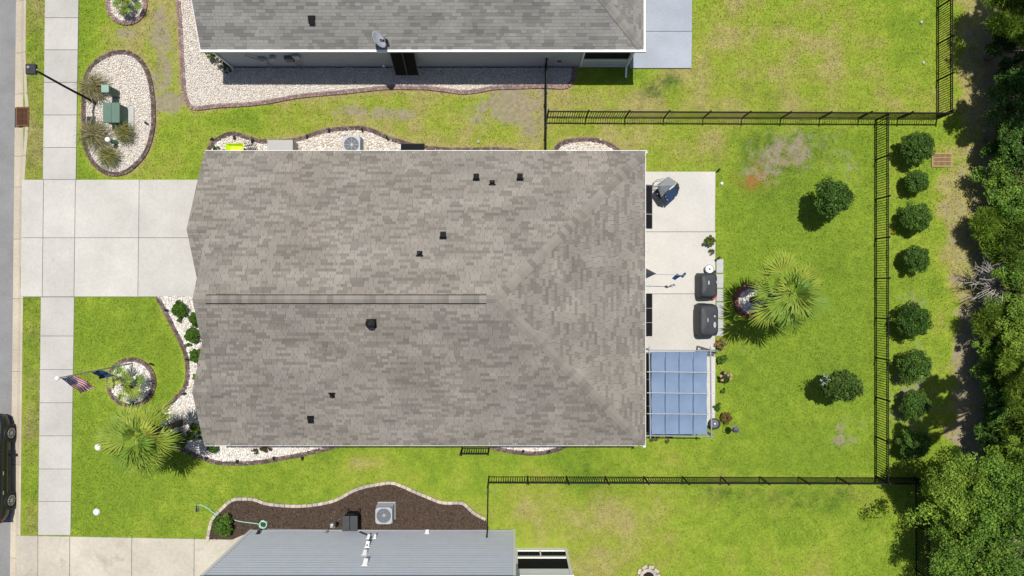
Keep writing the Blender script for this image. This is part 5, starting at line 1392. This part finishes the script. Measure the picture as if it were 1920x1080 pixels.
# black mesh panel next to it
c0 = W(459,268,.5); tb_ = thing('trellis_panel', (c0.x,c0.y,0), 'black wire trellis leaning beside the lime green barrow', 'trellis')
b = MB()
for k in range(6): b.bar((c0.x+k*.09,c0.y+.02,.62),(c0.x+.08+k*.09,c0.y-.40,.05),.014,.014); b.bar((c0.x+.012*k,c0.y+.02-.075*k,.62-.1*k),(c0.x+.45+.012*k,c0.y+.02-.075*k,.62-.1*k),.014,.014)
b.build('wire_grid', M['black'], tb_)

# satellite dish on the top roof
z = 3.0
for _ in range(20): w_ = W(722,78,z); z = E2+SL*(w_.y-y2)
foot = W(722,80,z+.02); dish = thing('satellite_dish', foot, 'grey satellite dish on the edge of the top roof', 'satellite dish')
MB().bar(foot+Vector((-.1,-.08,.0)), foot+Vector((.12,.1,.1)), .16, .02).build('foot_plate', M['black'], dish)
MB().tube([foot, foot+Vector((-.02,0,.32)), foot+Vector((-.14,-.03,.46))], .028, 8).build('mast', M['black'], dish)
b = MB(); vs = []; fs = []; n = 28; rings = 6
nrm = Vector((.80,.34,.50)).normalized(); ax1 = nrm.cross(Vector((0,0,1))).normalized(); ax2 = nrm.cross(ax1); C = foot+Vector((-.22,-.06,.46))
for side in (0, .014):
    for i in range(rings+1):
        for k in range(n):
            rr = i/rings*.42; a_ = 2*math.pi*k/n; vs.append(C+ax1*math.cos(a_)*rr*.92+ax2*math.sin(a_)*rr+nrm*(rr*rr*.5-side))
for sd in (0,1):
    o = sd*(rings+1)*n
    for i in range(rings):
        for k in range(n): fs.append((o+i*n+k,o+i*n+(k+1) % n,o+(i+1)*n+(k+1) % n,o+(i+1)*n+k))
for k in range(n): fs.append((rings*n+k, rings*n+(k+1) % n, (rings+1)*n+rings*n+(k+1) % n, (rings+1)*n+rings*n+k))
b.add(vs, fs); b.build('reflector', M['acgrey'], dish, True)
MB().tube([C-ax2*.38*(1 if ax2.z > 0 else -1), C+nrm*.42+Vector((0,.05,0))], .018, 6).build('arm', M['grey'], dish)
MB().tube([C+nrm*.36, C+nrm*.50], [.045,.055], 10).build('receiver', M['grey'], dish)

# ------------------------------------------------------------------ patio things
def cover(px0,px1,py0,py1,h,label,seed,logos):
    """fabric covered grill: draped box with rounded shoulders"""
    z = h; a = W(px0,py0,h); c_ = W(px1,py1,h); cx, cy = (a.x+c_.x)/2, (a.y+c_.y)/2; sx, sy = abs(c_.x-a.x)/2, abs(c_.y-a.y)/2
    rg = random.Random(seed); root = thing('covered_grill', (cx,cy,.09), label, 'grill cover', 'covered grills')
    b = MB(); n = 40; vs = []
    lay = [(.09,1.05),(.35,1.04),(.7*h,1.0),(.9*h,.97),(.97*h,.90),(h,.76),(h+.015,.3)]
    for z, s in lay:
        for k in range(n):
            t = 2*math.pi*k/n; cx_, sn = math.cos(t), math.sin(t); e = .35
            x = math.copysign(abs(cx_)**e, cx_); y = math.copysign(abs(sn)**e, sn)
            wv = 1+.025*math.sin(9*t+seed)*(1-z/h)+rg.uniform(-.008,.008)
            zz_ = z+(.05*(-x) if z > .85*h else 0)
            vs.append((cx+x*sx*s*wv, cy+y*sy*s*wv, zz_))
    fs = []
    for i in range(len(lay)-1):
        for k in range(n): fs.append((i*n+k,i*n+(k+1) % n,(i+1)*n+(k+1) % n,(i+1)*n+k))
    fs.append(tuple((len(lay)-1)*n+k for k in range(n))); fs.append(tuple(range(n-1,-1,-1)))
    b.add(vs, fs); b.build('cover', M['slate'], root, True)
    for lx_, ly_, w_, l_ in logos:
        P_ = W(lx_,ly_,h+.03)
        MB().lathe([(.5,0),(.5,.004)],20).build('emblem', M['acgrey'], root, local=True).matrix_local = Matrix.Translation(Vector((P_.x,P_.y,h+.045))-Vector(root.location)) @ Matrix.Diagonal((w_,l_,1,1))
    return root
cover(1313,1347,512,558,1.05,'smaller black covered grill beside the orange flower pot',2,[(1329,530,.07,.2),(1344,529,.05,.14)])
cover(1311,1349,571,631,1.10,'larger black covered grill above the blue canopy',5,[(1327,600,.06,.2),(1340,593,.09,.1),(1340,609,.12,.28)])
sd = MB(); c_ = G(1330,568,.0); 
# white coiled hose pot
c_ = W(1330,504,.35); hp = thing('coiled_hose', (c_.x,c_.y,.09), 'white coiled hose in a round tub above the smaller covered grill', 'hose')
MB().lathe([(.16,.09),(.21,.34),(.19,.34),(.15,.14)],24,c_.x,c_.y).build('tub', M['acgrey'], hp, True)
pts = [(c_.x+(.04+.012*k/3)*math.cos(k*.5), c_.y+(.04+.012*k/3)*math.sin(k*.5), .36+.0006*k) for k in range(38)]
MB().tube(pts, .022, 8).build('coil', M['white'], hp, True)
for (x,y,r_,h_), lb in (((1340,510,.085,.3),'small black pot touching the white coiled hose'),((1343,487,.06,.2),'tiny black pot left of the top paving stone'),((1349,483,.06,.2),'tiny black pot on top of the paving stone strip')):
    c_ = W(x,y,h_); t_ = thing('flower_pot', (c_.x,c_.y,.06), lb, 'flower pot'); MB().lathe([(r_*.7,.06),(r_,h_),(r_*.88,h_),(r_*.8,h_-.06)],18,c_.x,c_.y).build('pot', M['blackflat'], t_); MB().lathe([(r_*.8,h_-.055),(r_*.78,h_-.05)],18,c_.x,c_.y).build('soil', M['soil'], t_)
# orange flower pot
c_ = W(1338,554,.45); op = thing('flower_pot', (c_.x,c_.y,.09), 'terracotta pot of orange flowers between the covered grills', 'flower pot')
MB().lathe([(.11,.09),(.17,.38),(.18,.42),(.15,.42),(.14,.36)],20,c_.x,c_.y).build('pot', M['terracotta'], op)
rg = np.random.default_rng(3); v, f, t = leaves(rg, np.array([[0,0,.42],[.06,.03,.44],[-.06,.04,.42],[0,-.06,.44]]), np.full(4,.10), 40, (.025,.05), [(.65,.13,.03),(.75,.22,.05),(.55,.09,.02)], .8); np_mesh('bloom', v-np.array([0,0,.09]), f, M['petal'], t, op)
v, f, t = leaves(rg, np.array([[.02,.12,.40],[.1,.08,.38],[-.1,.1,.38]]), np.full(3,.09), 26, (.03,.06), LITE, .6); np_mesh('foliage', v-np.array([0,0,.09]), f, M['leaf'], t, op)
# round black pot at the canopy corner
c_ = W(1341,795,.45); rp = thing('round_planter', (c_.x,c_.y,.0), 'large round black pot at the bottom right canopy corner', 'planter')
MB().lathe([(.17,0),(.24,.25),(.26,.45),(.245,.47),(.22,.45),(.20,.30)],28,c_.x,c_.y).build('pot', M['slate'], rp, True)
MB().lathe([(.205,.31),(.20,.32),(.06,.33),(.05,.36)],28,c_.x,c_.y).build('lid', M['acdark'], rp); MB().lathe([(.04,.35),(.045,.40),(.03,.42)],12,c_.x,c_.y).build('knob', M['white'], rp, True)
# folded camp chair, grey and navy
c_ = W(1247,357,.8); ch = thing('folding_chair', (c_.x,c_.y,.09), 'grey and navy folding canopy chair at the top of the patio', 'chair')
def pz(px,py,z): return W(px,py,z)
def panel(pts, mat, name):
    n_ = len(pts); P_ = [pz(*p_) for p_ in pts]; nr = (P_[1]-P_[0]).cross(P_[2]-P_[0]).normalized()*.012
    MB().add(P_+[p_-nr for p_ in P_], [tuple(range(n_)), tuple(range(2*n_-1,n_-1,-1))]+[(i,n_+i,n_+(i+1) % n_,(i+1) % n_) for i in range(n_)]).build(name, mat, ch)
panel([(1231,347,1.15),(1253,331,1.25),(1270,342,1.1),(1262,347,1.2),(1236,349,1.3)], M['fabgrey'], 'canopy')
panel([(1236,349,1.3),(1262,347,1.2),(1247,361,1.0)], M['fabgrey'], 'canopy')
panel([(1233,352,1.15),(1236,349,1.28),(1247,362,1.0),(1240,370,.8)], M['fabgrey'], 'canopy')
panel([(1248,362,1.0),(1264,350,1.1),(1272,362,.7),(1249,384,.5)], M['navy'], 'seat')
panel([(1225,360,.6),(1234,352,.9),(1248,362,.8),(1247,384,.45),(1236,382,.4)], M['slate'], 'seat')
panel([(1264,350,1.1),(1270,342,1.08),(1274,352,.9),(1271,361,.72)], M['slate'], 'backrest')
fr = MB()
fr.tube([pz(1221,352,.35),pz(1224,344,.7),pz(1232,337,.85),pz(1246,335,1.0),pz(1260,341,1.05)], .018, 8)
fr.tube([pz(1222,354,.35),pz(1227,341,.9),pz(1240,339,1.1),pz(1258,346,1.2),pz(1272,348,.9)], .018, 8)
fr.tube([pz(1220,362,.4),pz(1233,363,.5)], .018, 8); fr.tube([pz(1220,352,.35),pz(1236,350,.6)], .018, 8)
for a_ in ((1226,366),(1270,366),(1252,382),(1262,344)): fr.tube([pz(a_[0],a_[1],.09), pz(a_[0]*.7+1248*.3,a_[1]*.7+357*.3,.8)], .016, 8)
fr.build('frame', M['grey'], ch)
MB().lathe([(.05,.86),(.075,.95),(.06,.95),(.05,.90)],14,pz(1270,347,.9).x,pz(1270,347,.9).y).build('cup_holder', M['fabgrey'], ch)
# banner pole: a royal blue windsock hung out over the patio
q0 = W(1228,513,2.15); q1 = W(1284,516,2.15); bp = thing('banner', (q0.x,q0.y,2.15), 'royal blue banner on a horizontal pole over the patio', 'banner')
MB().tube([(xw,q0.y,2.2), q1], .014, 8).build('pole', M['grey'], bp)
b = MB(); vs = []
for i in range(11):
    for j in range(5):
        s = i/10; t = j/4; P_ = W(1266,516,2.15).lerp(W(1287,513,2.15), s)
        vs.append((P_.x+.02*math.sin(t*5), P_.y-.06*t-.09*t*s*0-.14*t*(1-s*.6)+.06*math.sin(s*9+t*2), 2.13-.55*t+.03*math.sin(s*11)))
b.add(vs, [(i*5+j,(i+1)*5+j,(i+1)*5+j+1,i*5+j+1) for i in range(10) for j in range(4)]); b.build('cloth', M['royal'], bp, True)

# pergola with blue fabric
ZP = 2.35
def Q(px,py,z=ZP): return W(px,py,z)
pg = thing('pergola', Q(1275,737,0), 'metal pergola with blue fabric canopy over the lower patio', 'pergola')
for x, y in ((1218,657),(1332,657),(1220,816),(1334,816)):
    P_ = Q(x,y); MB().bar((P_.x,P_.y,0),(P_.x,P_.y,ZP-.03),.07,.07).build('post', M['pole'], pg)
for xa_, xb_ in ((1217.5,1219.5),(1332,1334)):
    MB().bar(Q(xa_,650,ZP), Q(xb_,822,ZP), .05, .06).build('beam', M['pole'], pg)
for y_ in (657,817):
    MB().bar(Q(1210,y_-.5,ZP-.065), Q(1340,y_+1,ZP-.065), .045, .05).build('beam', M['pole'], pg)
for y_ in (697.5,737,776):
    MB().bar(Q(1213,y_-.5,ZP+.06), Q(1341,y_+1,ZP+.06), .028, .035).build('crossbar', M['grey'], pg)
rows_ = [659.5,697.5,737,776,814.5]; cols_ = [1222,1247.5,1273.5,1300,1327]
for i in range(4):
    for j in range(4):
        b = MB(); vs = []; n_ = 8
        for a_ in range(n_+1):
            for c2 in range(n_+1):
                s = a_/n_; t = c2/n_
                P_ = Q(cols_[i]+(cols_[i+1]-cols_[i]-.5)*s, rows_[j]+(rows_[j+1]-rows_[j])*t, ZP-.03)
                sag = -.10*math.sin(math.pi*t)-.03*math.sin(math.pi*s)**2+.012*math.sin(s*7+t*5+i*2+j)
                vs.append((P_.x,P_.y,P_.z+.03+sag-.04))
        b.add(vs, [(a_*(n_+1)+c2,(a_+1)*(n_+1)+c2,(a_+1)*(n_+1)+c2+1,a_*(n_+1)+c2+1) for a_ in range(n_) for c2 in range(n_)])
        b.build('canopy_panel', M['canvas'], pg, True)
for x_ in cols_[1:4]:
    sb = MB()
    for j in range(4):
        for k in range(8):
            t = k/8; t2 = (k+1)/8; z = lambda u: ZP-.032-.10*math.sin(math.pi*u)
            sb.bar(Q(x_,rows_[j]+(rows_[j+1]-rows_[j])*t,z(t)), Q(x_,rows_[j]+(rows_[j+1]-rows_[j])*t2,z(t2)), .022, .012)
    sb.build('seam', M['navy'], pg)
# dark bench end showing above the canopy
a_ = W(1308,652,.5); bn = thing('patio_bench', (a_.x,a_.y,.09), 'dark grey bench end showing above the blue canopy', 'bench')
MB().box(a_.x,a_.x+.9,a_.y-.32,a_.y-.1,.42,.48,ch=.01).build('seat', M['acdark'], bn); MB().bar((a_.x+.02,a_.y-.02,.9),(a_.x+.9,a_.y-.14,.9),.04,.06).build('backrest', M['acdark'], bn)
for x in (.05,.82): MB().bar((a_.x+x,a_.y-.2,.09),(a_.x+x,a_.y-.2,.42),.05,.05).build('leg', M['acdark'], bn)
# shepherd hook stake on the lawn
c_ = G(1356,797); st_ = thing('feeder_stake', c_, 'thin black hook stake with a feeder on the lawn by the canopy', 'garden stake')
MB().tube([(c_.x,c_.y,0),(c_.x,c_.y,1.3),(c_.x+.08,c_.y,1.42),(c_.x+.22,c_.y,1.40),(c_.x+.26,c_.y,1.3)], .012, 6).build('hook', M['black'], st_)
MB().lathe([(.02,1.3),(.14,1.2),(.10,1.19),(.09,1.0),(.16,.98),(.15,.95)],14,c_.x+.26,c_.y).build('feeder', M['acdark'], st_)

# ------------------------------------------------------------------ things in the mulch bed
c_ = W(656,982,1.0); bin_ = thing('wheeled_bin', (c_.x,c_.y,0), 'black wheeled rubbish bin against the pale blue siding', 'bin')
bb = MB(); w0, w1 = .25, .32
bb.add([(c_.x-.26,c_.y-w0+.05,.05),(c_.x+.26,c_.y-w0+.05,.05),(c_.x+.26,c_.y+w0+.05,.05),(c_.x-.26,c_.y+w0+.05,.05),(c_.x-.33,c_.y-w1,.95),(c_.x+.33,c_.y-w1,.95),(c_.x+.33,c_.y+w1,.95),(c_.x-.33,c_.y+w1,.95)], [(3,2,1,0),(0,1,5,4),(1,2,6,5),(2,3,7,6),(3,0,4,7),(4,5,6,7)])
bb.build('body', M['black'], bin_)
bevel_obj(MB().box(c_.x-.36,c_.x-.012,c_.y-.35,c_.y+.36,.955,1.02).build('lid', M['slate'], bin_), .03, 3); bevel_obj(MB().box(c_.x-.002,c_.x+.36,c_.y-.35,c_.y+.36,.955,1.015).build('lid', M['slate'], bin_), .03, 3)
MB().tube([(c_.x-.2,c_.y+.36,.98),(c_.x-.2,c_.y+.44,.99),(c_.x+.2,c_.y+.44,.99),(c_.x+.2,c_.y+.36,.98)], .02, 8).build('handle', M['black'], bin_)
for s in (-.27,.27):
    w_ = MB().lathe([(.04,-.03),(.12,-.03),(.13,0),(.12,.03),(.04,.03)],18).build('wheel', M['rubber'], bin_, True, local=True); w_.matrix_local = Matrix.Translation((s,.33,.13)) @ Matrix.Rotation(math.radians(90),4,'Y')
c_ = W(624,986,.5); mt = thing('gas_meter', (c_.x,c_.y,0), 'grey gas meter beside the black wheeled bin', 'gas meter')
bevel_obj(MB().box(c_.x-.12,c_.x+.12,c_.y-.08,c_.y+.12,.3,.58).build('body', M['grey'], mt), .04, 3); MB().tube([(c_.x+.16,c_.y,.05),(c_.x+.16,c_.y,.65),(c_.x+.05,c_.y,.68),(c_.x+.05,c_.y,.55)], .025, 8).build('pipe', M['blackflat'], mt); MB().lathe([(.07,.58),(.08,.64),(.05,.68)],14,c_.x+.13,c_.y+.1).build('regulator', M['blackflat'], mt, True)
MB().tube([(c_.x-.1,c_.y-.02,.0),(c_.x-.1,c_.y-.02,.32)], .02, 8).build('pipe', M['grey'], mt)
hs = thing('garden_hose', G(495,981), 'mint green garden hose coiled in the mulch bed and trailing to the lawn', 'hose')
P_ = [G(a_,c2,.03+.09*math.exp(-((a_-413)/12)**2)) for a_,c2 in ((371,947),(375,945),(384,949),(395,955),(407,962),(414,966),(428,970),(445,976),(463,979),(480,981),(490,983))]
line = smooth_line([(p_.x,p_.y) for p_ in P_], .2); MB().tube([(p_.x,p_.y,.04+(.10 if abs(p_.x-G(407,0).x) < .25 else 0)) for p_ in line], .018, 8).build('run', M['hose'], hs, True)
C = G(495,982); MB().tube([(C.x+(.17+.02*math.sin(k*.7))*math.cos(k*.4), C.y+(.17+.02*math.cos(k*.9))*math.sin(k*.4), .04+.002*k) for k in range(70)], .018, 8).build('coil', M['hose'], hs, True)
c_ = G(371,952); hr = thing('sprinkler', c_, 'black lawn sprinkler at the end of the mint green hose', 'sprinkler')
MB().bar((c_.x-.03,c_.y+.12,.03),(c_.x-.02,c_.y-.2,.03),.10,.03).build('base', M['blackflat'], hr); MB().tube([(c_.x-.03,c_.y,.03),(c_.x-.03,c_.y,.16),(c_.x-.02,c_.y-.12,.2)], .02, 8).build('arm', M['acdark'], hr)
MB().tube([(c_.x+.02,c_.y+.12,.05),(c_.x+.05,c_.y-.05,.1),(c_.x+.02,c_.y-.2,.05)], .012, 6).build('arm', M['grey'], hr)

# ------------------------------------------------------------------ parked car
cx_r = G(27,0).x; yf = G(0,773).y; yb_ = G(0,972).y; wd_ = 1.9; cxc = cx_r-wd_/2; Lc = yf-yb_; zg = -.12
car = thing('parked_car', (cxc,(yf+yb_)/2,zg), 'dark car parked at the kerb on the left edge', 'car')
st = [ # s along length from the front, half width, sill z, belt z, roof z, roof half width
 (0.00,.60,.42,.62,.64,.52),(0.02,.78,.30,.70,.74,.66),(0.07,.90,.26,.80,.86,.74),(0.16,.945,.25,.88,.95,.78),(0.26,.95,.25,.93,1.02,.80),(0.31,.95,.25,.95,1.08,.80),(0.40,.95,.25,.97,1.50,.66),(0.46,.95,.25,.98,1.60,.64),(0.60,.95,.25,1.0,1.66,.64),(0.75,.95,.25,1.01,1.64,.63),(0.86,.94,.26,1.02,1.56,.61),(0.93,.91,.30,1.02,1.30,.64),(0.98,.84,.34,.98,1.05,.70),(1.0,.70,.45,.90,.92,.60)]
b = MB(); vs = []; 
for s, hw, zs, zb, zr_, rw in st:
    y = yf-Lc*s
    half_ = [(hw*.93,zs),(hw*.985,zs+.12),(hw,zs+(zb-zs)*.5),(hw*.985,zb-.05),(hw*.95,zb),(rw+(hw*.95-rw)*.12,zb+(zr_-zb)*.88),(rw*.88,zr_),(rw*.45,zr_+.02)]
    full = half_+[(-x,z) for x,z in half_[::-1]]
    vs += [(cxc+x,y,zg+z) for x,z in full]
n = 16; fs = []
for i in range(len(st)-1):
    for k in range(n): fs.append((i*n+k,i*n+(k+1) % n,(i+1)*n+(k+1) % n,(i+1)*n+k))
fs.append(tuple(range(n))); fs.append(tuple((len(st)-1)*n+k for k in range(n-1,-1,-1)))
b.add(vs, fs); b.build('body', M['carpaint'], car, True)
def sec(s):
    for i in range(len(st)-1):
        if st[i][0] <= s <= st[i+1][0]:
            t = (s-st[i][0])/(st[i+1][0]-st[i][0]); return [a_+(c2-a_)*t for a_,c2 in zip(st[i],st[i+1])]
def winpt(s, f, sd):
    q = sec(s); hw, zb, zr_, rw = q[1], q[3], q[4], q[5]; x0_ = hw*.95; x1_ = rw+(hw*.95-rw)*.12; t = f/.88 if f < .88 else 1
    return Vector((cxc+sd*(x0_+(x1_-x0_)*t+.012), yf-Lc*s, zg+zb+(zr_-zb)*f+.006))
for sd in (-1,1):
    for s0, s1 in ((.40,.575),(.59,.76),(.775,.88)):
        g_ = MB(); g_.add([winpt(s0,.08,sd),winpt(s1,.08,sd),winpt(s1 if s1 < .85 else s1-.03,.80,sd),winpt(s0 if s0 > .45 else s0+.03,.80,sd)], [(0,1,2,3)]); g_.build('side_window', M['glass'], car)
def across(s0, s1, name):
    q0, q1 = sec(s0), sec(s1); g_ = MB()
    g_.add([(cxc-q0[5]*.86,yf-Lc*s0,zg+q0[4]+.022),(cxc+q0[5]*.86,yf-Lc*s0,zg+q0[4]+.022),(cxc+q1[5]*.86,yf-Lc*s1,zg+q1[4]+.022),(cxc-q1[5]*.86,yf-Lc*s1,zg+q1[4]+.022)], [(0,1,2,3)]); g_.build(name, M['glass'], car)
across(.315,.395,'windscreen'); across(.87,.925,'rear_window')
for sd in (-1,1):
    MB().bar((cxc+sd*.60,yf-Lc*.46,zg+1.71),(cxc+sd*.60,yf-Lc*.84,zg+1.67),.04,.04).build('roof_rail', M['grey'], car)
    MB().tube([(cxc+sd*.93,yf-Lc*.36,zg+1.02),(cxc+sd*1.02,yf-Lc*.355,zg+1.05),(cxc+sd*1.12,yf-Lc*.36,zg+1.06)], [.05,.08,.06], 10).build('mirror', M['carpaint'], car)
    MB().bar((cxc+sd*.952,yf-Lc*.34,zg+.42),(cxc+sd*.952,yf-Lc*.76,zg+.42),.03,.08).build('side_trim', M['blackflat'], car)
    for s_ in (.52,.70): MB().bar((cxc+sd*.955,yf-Lc*s_,zg+.86),(cxc+sd*.955,yf-Lc*(s_+.035),zg+.86),.025,.03).build('door_handle', M['alloy'], car)
    for s in (.185,.815):
        yc = yf-Lc*s; xo = cxc+sd*.955
        def disc(prof, name, mat, n_=28, smooth=True):
            o = MB().lathe(prof, n_).build(name, mat, car, smooth, local=True)
            o.matrix_local = Matrix.Translation(Vector((xo,yc,zg+.37))-Vector(car.location)) @ Matrix.Rotation(sd*math.radians(90),4,'Y'); return o
        disc([(.43,-.12),(.43,.004),(.40,.012)],'wheel_arch',M['blackflat'])
        tyre = disc([(.24,-.2),(.36,-.2),(.37,-.02),(.35,.03),(.25,.03)],'wheel',M['rubber'])
        o = disc([(.24,.0),(.24,.026),(.235,.026)],'rim',M['acdark']); o.parent = tyre; o.matrix_local = Matrix.Identity(4)
        sp = MB()
        for k in range(10):
            a_ = 2*math.pi*k/10; sp.bar((.03*math.cos(a_),.03*math.sin(a_),.034),(.225*math.cos(a_+.1),.225*math.sin(a_+.1),.034),.028,.012)
        sp.lathe([(.05,.028),(.05,.045),(.03,.05)],14); sp.tube([(.232*math.cos(2*math.pi*k/24),.232*math.sin(2*math.pi*k/24),.03) for k in range(25)], .012, 6, cap=False)
        o = sp.build('wheel_spokes', M['alloy'], tyre, local=True)
    MB().box(cxc+sd*.72-.12,cxc+sd*.72+.12,yf-.20,yf-.06,zg+.66,zg+.74).build('headlight', M['glass'], car)
    MB().box(cxc+sd*.76-.09,cxc+sd*.76+.09,yb_+.02,yb_+.10,zg+.82,zg+.98).build('tail_light', M['flagred'], car)

# ------------------------------------------------------------------ grass blades over the lawns
rg = np.random.default_rng(99); NB = 520000
PX = rg.uniform(44, 1960, NB); PY = rg.uniform(-40, 1120, NB)
keep = np.ones(NB, bool)
for pl in EXCL: keep &= ~inpoly(PX, PY, pl)
PX, PY = PX[keep], PY[keep]
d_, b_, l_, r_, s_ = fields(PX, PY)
fine_ = fbm(PX/7, PY/7, 71, 2)
keep = (rg.random(len(PX)) > np.clip((b_+(fine_-.5)*1.2-.32)*2.4, 0, .9)) & (rg.random(len(PX)) > l_*.85)
PX, PY, d_, s_, fine_ = PX[keep], PY[keep], d_[keep], s_[keep], fine_[keep]
n = len(PX); X = (PX-960)/S; Y = -(PY-540)/S
a = rg.uniform(0, 2*np.pi, n); ln = rg.uniform(.03,.075,n); w = rg.uniform(.008,.018,n); la = rg.uniform(0,2*np.pi,n); le = rg.uniform(.2,.9,n)*ln
z0 = 0.005*np.ones(n)
Vb = np.stack([np.stack([X-np.cos(a)*w, Y-np.sin(a)*w, z0],-1), np.stack([X+np.cos(a)*w, Y+np.sin(a)*w, z0],-1), np.stack([X+np.cos(la)*le, Y+np.sin(la)*le, z0+ln],-1)],1).reshape(-1,3)
stops = np.array([0,.35,.65,1.0]); cs = np.array([(.175,.268,.025),(.235,.325,.032),(.265,.30,.048),(.335,.295,.115)])
dv = np.clip(d_+(fine_-.5)*1.1+rg.normal(0,.16,n),0,1)
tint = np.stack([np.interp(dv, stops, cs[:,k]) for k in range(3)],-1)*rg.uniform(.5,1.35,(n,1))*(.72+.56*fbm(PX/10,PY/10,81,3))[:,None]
tint = tint*(1-.6*s_[:,None])  # blades darkened in weeds and in the painted lawn shadow
blades = np_mesh('grass', Vb, np.arange(n*3).reshape(n,3), M['blade'], tint)
tag(blades, 'short mown grass of the lawns', 'grass', kind='stuff')
